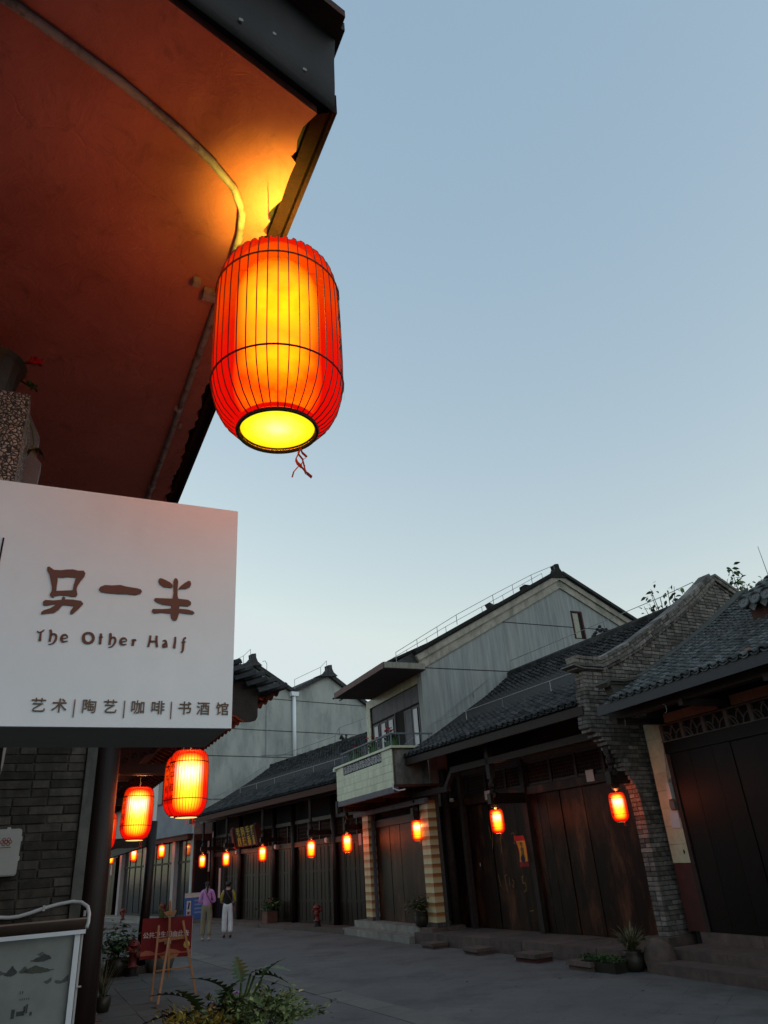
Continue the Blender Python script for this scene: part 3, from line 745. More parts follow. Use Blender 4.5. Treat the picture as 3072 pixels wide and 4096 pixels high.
def flower(parent, p, s, m, seed=0):
    r = random.Random(seed); mb = MB()
    for k in range(9):
        a = k * 2.4; d = Vector((math.cos(a), math.sin(a), r.uniform(.1, .9))).normalized(); q = orient(p, d, r.uniform(-1, 1))
        b = leaf_poly(s, s * .8, 0, .3, 0, 3); mb.add([q @ Vector(v) for v in b.v], b.f)
    mb.build('flower', m, parent)
def stem(parent, pts, r=.004, m=None): return MB().tube(pts, r, 5).build('stem', m or M_leafd, parent)
stem(fp, [(.03, 0, .16), (.10, .0, .22), (.155, -.02, .215)]); flower(fp, (.16, -.02, .215), .035, M_flower, 1)
stem(fp, [(.03, 0, .16), (.12, .02, .16), (.165, .02, .135)]); leaves('leaf_tuft', M_leafd, fp, [((.165, .02, .14), (math.cos(a), math.sin(a), .1)) for a in range(9)], .03, .02, 4)
stem(fp, [(.04, 0, .16), (.14, .04, .08), (.185, .05, -.02), (.20, .05, -.08)], .0025); leaves('leaf_tuft', M_dry, fp, [((.205, .05, -.085), (math.cos(a), math.sin(a), -.6)) for a in range(10)], .042, .024, 5, upb=-.4)
stem(fp, [(0, 0, .16), (-.02, 0, .25)]); flower(fp, (.0, .0, .25), .03, M_flower, 2); leaves('leaf_tuft', M_leafd, fp, [((-.02, 0, .19), (math.cos(a), math.sin(a), .5)) for a in range(12)], .05, .035, 6)

# white box sign
sg = thing('shop_sign', 'large white box sign lettered in brown, fixed below the soffit', 'sign', 'L', (0, -4.43, 0))
MB().box(-1.6, .04, 0, .010, 2.147, 2.80).build('face_panel', M_white, sg)
MB().prism([(-1.6, 2.15), (.037, 2.15), (.037, 2.795), (-1.6, 2.795)], 'y', .0105, .34).build('box', M_under, sg)
GLY = {'ling': [(-0.4664, 2.558), (-0.4623, 2.5609), (-0.4498, 2.5526), (-0.4326, 2.5532), (-0.4197, 2.5564), (-0.4038, 2.5587), (-0.3899, 2.5564), (-0.3765, 2.5578), (-0.3713, 2.5507), (-0.3725, 2.5418), (-0.381, 2.5263), (-0.3869, 2.5123), (-0.3879, 2.5024), (-0.3841, 2.4889), (-0.3866, 2.4823), (-0.3971, 2.4814), (-0.4093, 2.4833), (-0.4264, 2.483), (-0.4395, 2.4789), (-0.4405, 2.4746), (-0.447, 2.477), (-0.4504, 2.483), (-0.4472, 2.4945), (-0.4362, 2.4943), (-0.4176, 2.4966), (-0.3972, 2.4997), (-0.3967, 2.5133), (-0.393, 2.536), (-0.4157, 2.5356), (-0.4261, 2.5327), (-0.438, 2.5327), (-0.4367, 2.5224), (-0.4368, 2.507), (-.4363, 2.4946), (-0.4472, 2.4948), (-0.4482, 2.5059), (-0.4535, 2.5222), (-0.4581, 2.5372), (-0.4651, 2.5504)],
 'li_top': [(-0.4639, 2.4618), (-0.4592, 2.467), (-0.44, 2.4674), (-0.4206, 2.4709), (-0.4204, 2.4769), (-0.4166, 2.4809), (-0.4125, 2.4776), (-0.413, 2.4727), (-0.3935, 2.4738), (-0.3733, 2.4719), (-0.3666, 2.4645), (-0.375, 2.4518), (-0.3888, 2.4345), (-0.3945, 2.4341), (-0.3959, 2.4411), (-0.3888, 2.4561), (-0.4021, 2.4568), (-0.4165, 2.4568), (-0.4239, 2.4434), (-0.4344, 2.4337), (-0.4507, 2.4309), (-0.4631, 2.4279), (-0.4643, 2.4328), (-0.4594, 2.4385), (-0.4449, 2.4455), (-0.4309, 2.4574), (-0.4362, 2.4576), (-0.4535, 2.452), (-0.4618, 2.4525)],
 'yi': [(-0.3325, 2.5075), (-0.3301, 2.5155), (-0.3188, 2.5219), (-0.3008, 2.5224), (-0.2786, 2.5258), (-0.2642, 2.5227), (-0.2354, 2.5203), (-0.2252, 2.5181), (-0.2212, 2.512), (-0.2249, 2.5053), (-0.238, 2.5004), (-0.2593, 2.501), (-0.2817, 2.4996), (-0.3096, 2.4996), (-0.3263, 2.5012)],
 'ban_l': [(-0.1798, 2.5459), (-0.1792, 2.5535), (-0.1741, 2.5566), (-0.1619, 2.5526), (-0.148, 2.5461), (-0.1407, 2.5396), (-0.1402, 2.5324), (-0.146, 2.5299), (-0.1648, 2.5308), (-0.1757, 2.5382)],
 'ban_r': [(-0.1249, 2.5273), (-0.1189, 2.5371), (-0.1089, 2.5472), (-0.0972, 2.5563), (-0.0919, 2.5548), (-0.089, 2.5465), (-0.0922, 2.5376), (-0.1034, 2.5306), (-0.1154, 2.5295)],
 'ban_v': [(-0.139, 2.5499), (-0.1371, 2.5577), (-0.1337, 2.5607), (-0.1287, 2.5585), (-0.1257, 2.5502), (-0.1263, 2.5298), (-0.1248, 2.5072), (-0.122, 2.4997), (-.0955, 2.4987), (-.0866, 2.4927), (-.0862, 2.4853), (-.0943, 2.4788), (-.1183, 2.4794), (-0.1183, 2.4705), (-.0938, 2.4699), (-.0801, 2.4665), (-.0752, 2.4611), (-.0795, 2.4569), (-.0991, 2.4573), (-.117, 2.4591), (-0.1217, 2.4398), (-0.1258, 2.4351), (-0.1327, 2.4359), (-0.1381, 2.4424), (-0.1404, 2.4548), (-.1667, 2.4553), (-.1838, 2.4515), (-.1886, 2.4542), (-.1908, 2.4603), (-.1888, 2.4642), (-.1645, 2.4655), (-0.1395, 2.4693), (-.1405, 2.4782), (-.164, 2.4788), (-.182, 2.4856), (-.1874, 2.4905), (-.1854, 2.4961), (-.1668, 2.4971), (-0.138, 2.4983), (-0.1361, 2.5159)]}
for ch, keys in (('ling', ('ling', 'li_top')), ('yi', ('yi',)), ('ban', ('ban_l', 'ban_r', 'ban_v'))):
    m = MB()
    for k in keys: m.prism(GLY[k], 'y', -.0035, 0)
    m.build('character', M_brown, sg)
EN = {'T': [[(-0.4665, 2.3829, 0.0021), (-0.4603, 2.3798, 0.0031), (-0.4544, 2.3831, 0.0031), (-0.4505, 2.3879, 0.0016)], [(-0.4577, 2.3811, 0.0036), (-0.457, 2.3578, 0.0057)]], 'h': [[(-0.4369, 2.3888, 0.0047), (-0.4337, 2.3798, 0.0052), (-0.4343, 2.3575, 0.0047)], [(-0.4338, 2.3712, 0.0036), (-0.4289, 2.3778, 0.0036), (-0.4216, 2.3749, 0.0047), (-0.4209, 2.3634, 0.0047), (-0.4264, 2.3531, 0.0031), (-0.4361, 2.3503, 0.0013)]], 'e': [[(-0.4085, 2.3665, 0.0031), (-0.394, 2.3702, 0.0021), (-0.398, 2.3775, 0.0031), (-0.4055, 2.3753, 0.0052), (-0.408, 2.3665, 0.0057), (-0.403, 2.3594, 0.0042), (-0.3917, 2.3617, 0.0016)]], 'O': [[(-0.3457, 2.3867, 0.0047), (-0.3541, 2.3815, 0.0062), (-0.3556, 2.3717, 0.0068), (-0.3513, 2.3618, 0.0068), (-0.3426, 2.3589, 0.0052), (-0.3344, 2.3634, 0.0062), (-0.3315, 2.3732, 0.0062), (-0.3366, 2.3832, 0.0057), (-0.3457, 2.3867, 0.0047)]], 't': [[(-0.3142, 2.3864, 0.0047), (-0.3141, 2.3758, 0.0057), (-0.3139, 2.3582, 0.0057)], [(-0.3185, 2.3761, 0.0023), (-0.3084, 2.3773, 0.0023)]], 'h2': [[(-0.2915, 2.389, 0.0047), (-0.2898, 2.3802, 0.0057), (-0.2903, 2.3578, 0.0052)], [(-0.2894, 2.3708, 0.0036), (-0.2842, 2.3782, 0.0036), (-0.2779, 2.375, 0.0047), (-0.2774, 2.3647, 0.0047), (-0.2839, 2.3535, 0.0031), (-0.2922, 2.3507, 0.0013)]], 'e2': [[(-0.2634, 2.3664, 0.0031), (-0.249, 2.3703, 0.0021), (-0.2529, 2.3772, 0.0031), (-0.261, 2.3755, 0.0052), (-0.264, 2.3664, 0.0057), (-0.2584, 2.3597, 0.0042), (-0.2479, 2.3614, 0.0016)]], 'r': [[(-0.2335, 2.376, 0.0047), (-0.2318, 2.3689, 0.0057), (-0.2325, 2.3588, 0.0057)], [(-0.2314, 2.3704, 0.0036), (-0.2279, 2.3751, 0.0036), (-0.2254, 2.3717, 0.0031)]], 'H': [[(-0.1889, 2.389, 0.0047), (-0.1897, 2.3744, 0.0047), (-0.1923, 2.3575, 0.0047)], [(-0.1905, 2.3729, 0.0042), (-0.1715, 2.3731, 0.0042)], [(-0.1727, 2.3894, 0.0052), (-0.1722, 2.3739, 0.0052), (-0.1693, 2.3582, 0.0052)]], 'a': [[(-0.1557, 2.3758, 0.0021), (-0.1496, 2.3774, 0.0042), (-0.1462, 2.3709, 0.0047), (-0.1437, 2.359, 0.0036)], [(-0.1461, 2.3694, 0.0031), (-0.153, 2.366, 0.0052), (-0.1526, 2.3597, 0.0052), (-0.1456, 2.3613, 0.0026)]], 'l': [[(-0.1232, 2.3894, 0.0042), (-0.1229, 2.3754, 0.0052), (-0.1242, 2.3607, 0.0057), (-0.1206, 2.3591, 0.0021)]], 'f': [[(-0.0944, 2.3881, 0.0042), (-0.1001, 2.3853, 0.0042), (-0.1004, 2.3706, 0.0052), (-0.1011, 2.3523, 0.0047), (-0.1054, 2.3466, 0.0036)], [(-0.1059, 2.3745, 0.0021), (-0.0944, 2.377, 0.0021)]]}
def brush(m, pts, y0, y1, wk=1.15):
    """stroke of varying width as a chain of short prisms with round joints"""
    P = []
    for i in range(len(pts) - 1):                       # smooth the corners
        for k in range(4):
            t = k / 4; p0 = pts[max(i - 1, 0)]; p1 = pts[i]; p2 = pts[i + 1]; p3 = pts[min(i + 2, len(pts) - 1)]
            P.append(tuple(.5 * (2 * b + (c - a) * t + (2 * a - 5 * b + 4 * c - d) * t * t + (3 * b - a - 3 * c + d) * t ** 3) for a, b, c, d in zip(p0, p1, p2, p3)))
    P.append(pts[-1])
    lft, rgt = [], []
    for i, (x, z, w) in enumerate(P):
        a = P[max(i - 1, 0)]; b = P[min(i + 1, len(P) - 1)]; dx, dz = b[0] - a[0], b[1] - a[1]; l = math.hypot(dx, dz) or 1
        lft.append((x - dz / l * w * wk / 2, z + dx / l * w * wk / 2)); rgt.append((x + dz / l * w * wk / 2, z - dx / l * w * wk / 2))
    for i in range(len(P) - 1):
        m.prism([lft[i], lft[i + 1], rgt[i + 1], rgt[i]], 'y', y0, y1 - .0002 * (i % 2))
for k, st in EN.items():
    m = MB()
    for s in st: brush(m, s, -.003, 0)
    m.build('letter', M_brown, sg)
for ch, x in zip('艺术陶艺咖啡书酒馆', (-.4382, -.3908, -.3219, -.2722, -.2051, -.1553, -.0863, -.038, .0134)):
    put('character', text_mesh(ch, .0365, M_gold, .001, .0002), sg, loc=(x, -.002, 2.1952), rot=FY)
for x in (-.3565, -.2381, -.1211): MB().box(x - .0011, x + .0011, -.003, 0, 2.17, 2.2135).build('divider_line', M_gold, sg)
MB().box(-.583, -.579, -.003, 0, 2.53, 2.63).build('divider_line', M_ink, sg)

# ================================================================== LEFT HOUSE with brick end wall
lh = thing('left_timber_house', 'old grey brick and timber house on the left with tiled eaves lit red from below', 'building', 'L')
MB().box(-3.2, -.075, .006, .25, 0, 3.6).build('wall', M_mortar, lh)
it = []; z = .30; k = 0
while z < 3.4:
    x = -.08 - (0 if k % 2 else .0); j = 0
    pat = [.24, .125, .24, .24, .125] if k % 3 else [.125, .24, .24, .125, .24]
    while x > -1.6:
        w = pat[(j + k * 2) % 5] + R.uniform(-.008, .008)
        it.append(((x - w / 2, .038 + R.uniform(-.004, .006), z + .0265 + R.uniform(-.002, .002)), (w - .011 + R.uniform(-.003, .001), .09, .0535 + R.uniform(-.002, .003)))); x -= w; j += 1
    z += .0622; k += 1
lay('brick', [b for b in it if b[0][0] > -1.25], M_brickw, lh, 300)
MB().box(-.075, -.0, -.03, .25, 0, 3.4).build('plaster_strip', M_cement, lh)
MB().box(-.03, .02, .3, 14.5, 0, 3.3).build('side_wall', M_nplank, lh)
m = MB().tube([(.085, .14, .3), (.085, .14, 1.5), (.09, .14, 3.4)], [.112, .105, .098], 18); m.build('corner_column', M_wood, lh, smooth=True)
for yy in (4.1, 8.2): MB().tube([(.1, yy, 0), (.1, yy, 3.4)], .10, 14).build('column', M_wood, lh, smooth=True)
# eaves: slope rises away from the street (-x)
EX, EZ, ES = 1.45, 3.25, math.tan(rad(25))
zz_ = lambda x: EZ + (EX - x) * ES
MB().prism([(EX, EZ + .03), (-2.4, zz_(-2.4) + .03), (-2.4, zz_(-2.4) + .06), (EX, EZ + .06)], 'y', -.02, 15.6).build('eave_boarding', M_rafter, lh)
for i in range(60):
    y = .16 + .255 * i
    MB().bar((EX - .03, y, EZ + .0), (-.6, y, zz_(-.6) - .0), .055, .055, (0, 0, 1)).build('rafter', M_rafter, lh)
tl = tile_shape(.125, .2, .02, 5, .42).mesh('roof_tile', M_tile2)
ang = math.atan(ES)
for i in range(84):
    for j in range(3 if i > 3 else 9):
        d = j * .14; x = EX + .1 - d * math.cos(ang); z = EZ + .05 + d * math.sin(ang)
        put('roof_tile', tl, lh, loc=(x, .02 + i * .185 + R.uniform(-.01, .01), z + R.uniform(-.006, .008)), rot=(0, (ang - .12), math.pi))
m = MB()
for i in range(84):
    y = .11 + i * .185
    for k in range(5):
        a0, a1 = math.pi * k / 5, math.pi * (k + 1) / 5
        m.quad((EX + .08, y - .085 * math.cos(a0), EZ + .06 - .06 * math.sin(a0)), (EX + .08, y - .085 * math.cos(a1), EZ + .06 - .06 * math.sin(a1)), (EX - .1, y - .085 * math.cos(a1), EZ + .12 - .05 * math.sin(a1)), (EX - .1, y - .085 * math.cos(a0), EZ + .12 - .05 * math.sin(a0)))
m.build('dished_eave_tiles', M_tile2, lh, kind='stuff')
for j in range(9):        # verge: layered tiles seen from the end
    for q in range(2):
        d = j * .12 + q * .05; x = EX + .12 - d * math.cos(ang) - q * .05; z = EZ + .045 + d * math.sin(ang) - q * .035
        put('roof_tile', tl, lh, loc=(x, -.06 - .05 * q, z), rot=(0, (ang - .15), math.pi))
MB().prism([(1.30, 3.27), (1.30, 3.03), (1.285, 3.0), (1.24, 2.988), (1.18, 2.985), (1.10, 3.035), (.2, 3.42), (.2, 3.82)], 'y', -.06, -.02).build('bargeboard', M_beam, lh)
MB().box(.75, 1.0, .2, 15, 3.30, 3.42).build('purlin', M_rafter, lh)
def scroll_bracket(parent, x0, x1, y, z, m=M_wood):
    """pierced, scrolled timber bracket under a beam"""
    b = MB(); pts = [(x0, z), (x1, z), (x1, z - .05), (x1 - .10, z - .07), (x1 - .14, z - .13), (x1 - .24, z - .15), (x1 - .30, z - .24), (x1 - .42, z - .27), (x0 + .06, z - .42), (x0, z - .5)]
    b.prism(pts, 'y', y - .02, y + .02)
    o = b.build('carved_bracket', m, parent)
    for k in range(7):
        c = Vector((x0 + .07 + .10 * k, 0, z - .10 - .03 * (6 - k) - .02 * (k % 2))); t = [(c.x + .035 * math.cos(a) * (1 - a / 9), y - .028, c.z + .035 * math.sin(a) * (1 - a / 9)) for a in [q * .7 for q in range(9)]]
        MB().tube(t, .008, 5).build('scroll', m, o)
for yy, zt in ((.45, 2.98), (2.78, 2.90), (6.73, 2.90), (10.7, 2.9)):
    MB().box(.1, 1.02, yy - .05, yy + .05, zt, zt + .11).build('cantilever_beam', M_wood, lh)
    scroll_bracket(lh, .12, .95, yy, zt + .36)
MB().bar((.45, 2.72, 2.885), (1.0, 2.72, 2.885), .04, .012).build('lamp_batten', M_rafter, lh)
# far gable of the left row: pole, beam and white panels
lg = thing('far_left_gable', 'half timbered gable with white plaster panels beyond the left lanterns', 'building', 'L')
MB().tube([(2.15, 12.3, .1), (2.17, 12.3, 1.4), (2.2, 12.3, 3.0)], [.112, .105, .10], 14).build('pole', M_wood, lg, smooth=True)
MB().box(.6, 2.28, 12.34, 12.5, 2.46, 2.66).build('beam', M_beam, lg)
MB().box(.6, 2.28, 12.42, 12.46, 2.665, 3.9).build('plaster_panel', M_plaster, lg)
for x in (1.14, 1.26): MB().box(x, x + .10, 12.35, 12.5, 2.67, 3.9).build('stud', M_beam, lg)
MB().box(1.82, 1.95, 12.35, 12.5, 2.67, 3.9).build('stud', M_beam, lg)
MB().box(2.0, 2.12, 12.35, 24, 2.46, 2.66).build('beam', M_beam, lg)
MB().prism([(2.5, 2.95), (2.5, 3.02), (-.5, 4.4), (-.5, 4.33)], 'y', 15.7, 24).build('roof', M_tile2, lg)

# wall box, conduit, display board
jb = thing('utility_box', 'off white plastic cable box with a red knot emblem on the brick wall', 'utility box', 'L', (-.62, -.07, 2.035))
def rbox(x0, x1, z0, z1, y0, y1, r=.02):
    pts = []
    for cx, cz, a in ((x1 - r, z1 - r, 0), (x0 + r, z1 - r, 90), (x0 + r, z0 + r, 180), (x1 - r, z0 + r, 270)):
        for k in range(5): q = rad(a + 22.5 * k); pts.append((cx + r * math.cos(q), cz + r * math.sin(q)))
    return pts
m = MB(); m.prism(rbox(-.155, .155, -.155, .155, 0, 0), 'y', -.03, .06); m.prism(rbox(-.148, .148, -.148, .148, 0, 0, .018), 'y', -.038, -.0305)
m.build('casing', M_plastic, jb)
for z in (-.06, .07): MB().prism([(.155, z), (.163, z + .006), (.163, z + .03), (.155, z + .036)], 'y', -.005, .03).build('latch_lug', M_plastic, jb)
MB().prism([(.05, .155), (.055, .17), (.075, .17), (.08, .155)], 'y', .02, .05).build('fixing_lug', M_plastic, jb)
em = MB()
for cx, cz in ((.045, .085), (.075, .085), (.045, .055), (.075, .055), (.033, .070), (.087, .070), (.060, .070)):
    em.tube([(cx + .010 * math.cos(a), -.039, cz + .010 * math.sin(a)) for a in [q * math.pi / 6 for q in range(13)]], .0022, 4)
em.build('emblem', mat('red_ink', (.30, .015, .015), None, 20, .5, bmp=0), jb)
MB().box(-.02, .095, -.0395, -.038, .030, .034).build('caption_line', MATS['red_ink'], jb)
db = thing('display_board', 'glazed display board with an ink landscape, capped with a sloping metal top', 'display board', 'L', (0, -.3, 0))
MB().prism([(-.19, 1.585), (-.19, 1.575), (0, 1.495), (0, 1.512)], 'x', -1.6, .03).build('cap', mat('tan_metal_cap', (.30, .21, .165), (.24, .165, .13), 4, .6, bmp=.05), db)
db.children[-1].location = (0, .19, 0)
MB().box(-1.6, .03, -.022, .0, 1.487, 1.512).build('cap_edge', M_white, db)
MB().box(-1.6, -.035, .035, .05, .5, 1.50).build('picture', M_picture, db)
MB().box(-.035, .0, -.0, .05, .5, 1.486).build('frame_side', M_white, db)
MB().box(-1.6, -.0, .052, .12, .45, 1.49).build('back_box', M_under, db)
MB().tube([(.012, .02, .45), (.012, .02, 1.48)], .008, 8).build('cable', M_plastic, db)
MB().box(.01, .04, .0, .03, 1.17, 1.178).build('clip', M_plastic, db)
for x in (-1.5, -.1): MB().box(x, x + .06, .05, .11, 0, .45).build('leg', M_under, db)
M_mt = [mat('ink_wash_dark', (.035, .04, .045), (.07, .075, .08), 30, .4, bmp=0), mat('ink_wash_green', (.055, .065, .05), (.09, .10, .085), 30, .4, bmp=0), mat('ink_wash_pale', (.085, .095, .095), (.11, .12, .12), 30, .4, bmp=0)]
def blot(pts, mi, z=.0335): MB().prism(pts, 'y', z, z + .0008 * (1 + mi)).build('ink_hill', M_mt[mi], db)
rr = random.Random(12)
def hill(x0, x1, z0, h, mi, peak=.5):
    n = 16; top = []; bot = []
    for i in range(n + 1):
        t = i / n; x = x0 + (x1 - x0) * t; e = 1 - abs(t - peak) / max(peak, 1 - peak)
        top.append((x, z0 + h * max(0, e) ** 1.3 + rr.uniform(-.003, .003))); bot.append((x, z0 - .012 * math.sin(math.pi * t) + rr.uniform(-.002, .002) - .001))
    blot(top + bot[::-1], mi)
hill(-.30, -.17, 1.355, .035, 0, .65); hill(-.26, -.22, 1.39, .012, 2, .8); hill(-.33, -.14, 1.29, .038, 1, .35); hill(-.45, -.37, 1.29, .05, 0, .6); hill(-.55, -.43, 1.30, .03, 2, .4)
hill(-.36, -.31, 1.30, .03, 2, .7); hill(-.20, -.15, 1.225, .02, 2, .9); hill(-.13, -.06, 1.215, .012, 2, .1); hill(-.09, -.045, 1.22, .03, 2, .9)
for (x, z, w, h) in [(-.335, 1.17, .004, .018), (-.32, 1.17, .004, .018)] + [(-.33 + .013 * i, 1.135, .004, .011) for i in range(5)] + [(-.30, 1.07, .012, .03), (-.285, 1.06, .01, .05), (-.37, 1.04, .02, .05), (-.34, 1.05, .05, .025), (-.26, 1.045, .014, .02)]:
    MB().prism([(x, z), (x + w, z), (x + w, z + h), (x, z + h)], 'y', .0325, .0345).build('ink_mark', M_mt[0], db)
cb = thing('wall_conduit', 'pale plastic conduit looping over the brick wall into the display board', 'conduit', 'L', (0, -.05, 0))
MB().tube([(-1.6, 0, 1.63), (-.9, 0, 1.63), (-.53, 0, 1.622), (-.47, 0, 1.616), (-.41, 0, 1.618), (-.33, 0, 1.635), (-.26, 0, 1.655), (-.16, 0, 1.675), (-.06, 0, 1.685), (.0, -.02, 1.675), (.04, -.08, 1.645), (.05, -.15, 1.60), (.045, -.21, 1.55), (.035, -.24, 1.52)], .0125, 10).build('pipe', M_pvc, cb, smooth=True)
for x, z in ((-.25, 1.655), (.03, 1.60)): MB().box(x - .008, x + .008, -.016, .03, z - .016, z + .02).build('clip', M_plastic, cb)
wp = thing('hanging_tag', 'thin white strip hanging at the left edge below the sign', 'tag', 'L', (-.67, -.35, 0))
MB().prism([(.0, 2.8), (.022, 2.8), (.018, 2.62), (.010, 2.54), (.004, 2.62)], 'y', 0, .004).build('strip', M_paper, wp)
MB().prism([(-.35, 3.0), (-.004, 3.0), (-.004, 2.60), (-.01, 2.545), (-.35, 2.545)], 'y', .01, .05).build('dark_panel', M_dark, wp)

# ================================================================== NEAR RIGHT HOUSE
nh = thing('near_shop_house', 'nearest right hand house with shell-like grey roof tiles, lattice band and black doors', 'building', 'N')
for i, (x, z0, z1) in enumerate(((0, 0, .15), (.44, .15, .28), (1.2, .28, .44))):
    for j in range(6):
        y1 = .03 - j * 1.25
        mb = MB(); mb.box(x, 2.4, y1 - 1.243, y1, z0 + .001, z1); mb.build('step_stone', M_stone, nh)
MB().box(1.26, 6.5, -7, .2, .2, 4.0).build('wall', M_dark, nh)
# tiled pilaster: pale green above, dark red below
it = []
for r in range(8):
    z = 1.45 + r * .29
    it.append(((1.25, .115, z + .145), (.05, .415, .286)))
lay('glazed_tile', it, M_gtile, nh, 300, 'box')
MB().box(1.235, 1.30, -.1, .33, .44, 1.448).build('painted_base', M_redpaint, nh)
MB().box(1.232, 1.30, -.098, -.06, 1.45, 3.75).build('edge_strip', M_gtile, nh)
m = MB(); rr = random.Random(4)
m.prism([(.06 + rr.uniform(-.02, .02), 2.25), (.10, 2.35), (.03, 2.75), (-.09, 2.8), (-.095, 2.15), (-.02, 2.12)], 'x', 1.2215, 1.224)
m.build('bare_render_patch', M_cement, nh)
MB().tube([(1.19, -.11, 3.33), (1.19, -.10, 3.2), (1.195, -.03, 2.8), (1.2, .0, 2.6), (1.2, .02, 2.45)], .014, 6).build('cable', M_conduit, nh)
MB().box(1.15, 1.22, -.08, -.0, 2.45, 2.72).build('meter_box', M_plastic, nh)
MB().box(1.16, 1.22, -.09, .02, 2.28, 2.42).build('junction_box', M_cement, nh)
MB().box(1.214, 1.219, -.075, .145, 1.985, 2.27).build('notice', M_paper, nh)
MB().box(1.210, 1.2135, -.06, .13, 2.0, 2.25).build('notice_print', mat('pale_blue_print', (.30, .42, .50), (.42, .48, .50), 60, .6, bmp=0), nh)
MB().prism([(-.02, 1.62), (.0, 1.655), (.02, 1.64), (.022, 1.60), (.0, 1.575)], 'x', 1.2215, 1.2235).build('chipped_hole', M_dark, nh)
y = -.11
while y > -6:
    w = R.uniform(.38, .62)
    MB().box(1.24 + R.uniform(-.012, .006), 1.29, y - w + .006, y, .445, 3.18).build('door_plank', M_nplank, nh); y -= w
MB().box(1.20, 1.30, -6, -.11, 3.185, 3.38).build('lintel', M_nplank, nh)
MB().box(1.21, 1.30, -.19, -.105, .445, 3.18).build('door_post', M_beam, nh)
MB().box(1.19, 1.3, -6, -.09, 3.385, 3.40).build('ledge', M_cement, nh)
# ventilation band of moulded blocks
M_vent = mat('grey_moulded_block', (.14, .125, .115), (.08, .07, .065), 9, .9, bmp=.4)
for k in range(11):
    y0 = -.12 - k * .5; m = MB()
    m.box(1.21, 1.27, y0 - .035, y0 + .035, 3.40, 3.68)
    def arc(cx, cz, r, a0, a1, sx=1):
        pts = [(1.24, cx + sx * r * math.cos(rad(a0 + (a1 - a0) * i / 6)), cz + r * math.sin(rad(a0 + (a1 - a0) * i / 6))) for i in range(7)]
        m.tube(pts, .014, 4)
    yc = y0 - .25
    arc(y0 - .035, 3.40, .16, 90, 180); arc(y0 - .465, 3.40, .16, 0, 90)
    arc(yc - .10, 3.50, .16, 0, 65); arc(yc + .10, 3.50, .16, 180, 115)
    m.tube([(1.24, y0 - .035, 3.56), (1.24, y0 - .16, 3.40)], .011, 4)
    m.box(1.21, 1.27, y0 - .5, y0, 3.665, 3.69)
    m.build('vent_block', M_vent, nh)
it = [((1.16, -.45 - .245 * i, 3.77), (.04, .24, .15)) for i in range(5)] + [((1.16, -1.98 - .245 * i, 3.77), (.04, .24, .15)) for i in range(12)]
lay('band_tile', it, mat('buff_band_tile', (.26, .165, .10), (.20, .12, .075), 6, .5, var=.1), nh, 300, 'box')
MB().box(.25, .42, -7, .05, 3.78, 3.92).build('eave_purlin', M_beam, nh)
MB().box(-.03, .01, -7, .0, 3.86, 4.02).build('eave_fascia', mat('blue_black_board', (.035, .04, .05), (.02, .023, .028), 3, .6), nh)
for yy in (-.15, -1.75, -3.4, -5): MB().box(.2, 1.25, yy - .05, yy + .05, 3.70, 3.80).build('tie_beam', M_beam, nh)
MB().prism([(0, 4.0), (1.3, 4.64), (1.3, 4.6), (0, 3.96)], 'y', -7, .0).build('eave_boarding', M_bed, nh)
for (x, y) in ((.3, -.25), (.24, -1.35)): MB().tube([(x, y + .04 * math.cos(a), 3.80 - .07 + .07 * math.sin(a)) for a in [q * .5 + 1.2 for q in range(9)]], .004, 4).build('loose_wire', M_wire, nh)
tiled_slope(nh, 0.0, 4.02, 4.35, 6.42, -6.6, -.22, M_tile, .185, .125, 300, odd=.012, sag=.10)
ncop = [(.20, 4.40), (.29, 4.47), (.60, 4.46), (1.01, 4.54), (1.49, 4.76), (2.25, 5.17), (3.06, 5.62), (3.97, 6.2), (4.5, 6.55)]
m = MB()
for w0, w1, t0, t1, ov in ((-.12, .13, -.045, 0, 0), (-.16, .16, 0, .045, .06)):
    for i in range(len(ncop) - 1):
        (xa, za), (xb, zb) = ncop[i], ncop[i + 1]; l = math.hypot(xb - xa, zb - za); nx, nz = -(zb - za) / l, (xb - xa) / l
        m.prism([(xa + nx * t0, za + nz * t0), (xb + nx * t0, zb + nz * t0), (xb + nx * t1, zb + nz * t1), (xa + nx * t1, za + nz * t1)], 'y', w0, w1)
m.build('verge_coping', mat('mossy_dark_cement', (.075, .076, .066), (.035, .037, .034), 5, .9, bmp=.5), nh)
M_moss2 = mat('mossy_dark_cement', (.075, .076, .066), (.035, .037, .034), 5, .9, bmp=.5)
MB().prism([(.30, 4.43), (1.0, 4.50), (2.25, 5.13), (4.4, 6.48), (4.4, 5.9), (1.3, 4.3), (.45, 3.98)], 'y', -.09, .10).build('verge_wall', M_moss2, nh)
m = MB()      # slipped roof piece with three round end tiles above
RX, RY, RZ_ = 2.0, -2.05, 5.36
MB().box(RX, RX + .9, RY - 1.6, RY + .0, RZ_ - .32, RZ_ - .0).build('raised_gable_board', M_oldwood, nh)
caps = thing('raised_roof', 'small raised tile roof with round decorated end tiles at the upper right corner', 'roof', 'N', (RX, RY, RZ_))
capt = tile_shape(.24, .34, .03, 6, .5)
ct = capt.mesh('cover_tile', M_tile)
for i in range(7):
    for j in range(5):
        put('cover_tile', ct, caps, loc=(-.16 + j * .26, -.06 - i * .235 + R.uniform(-.01, .01), .03 + j * .15), rot=(0, -.40, 0))
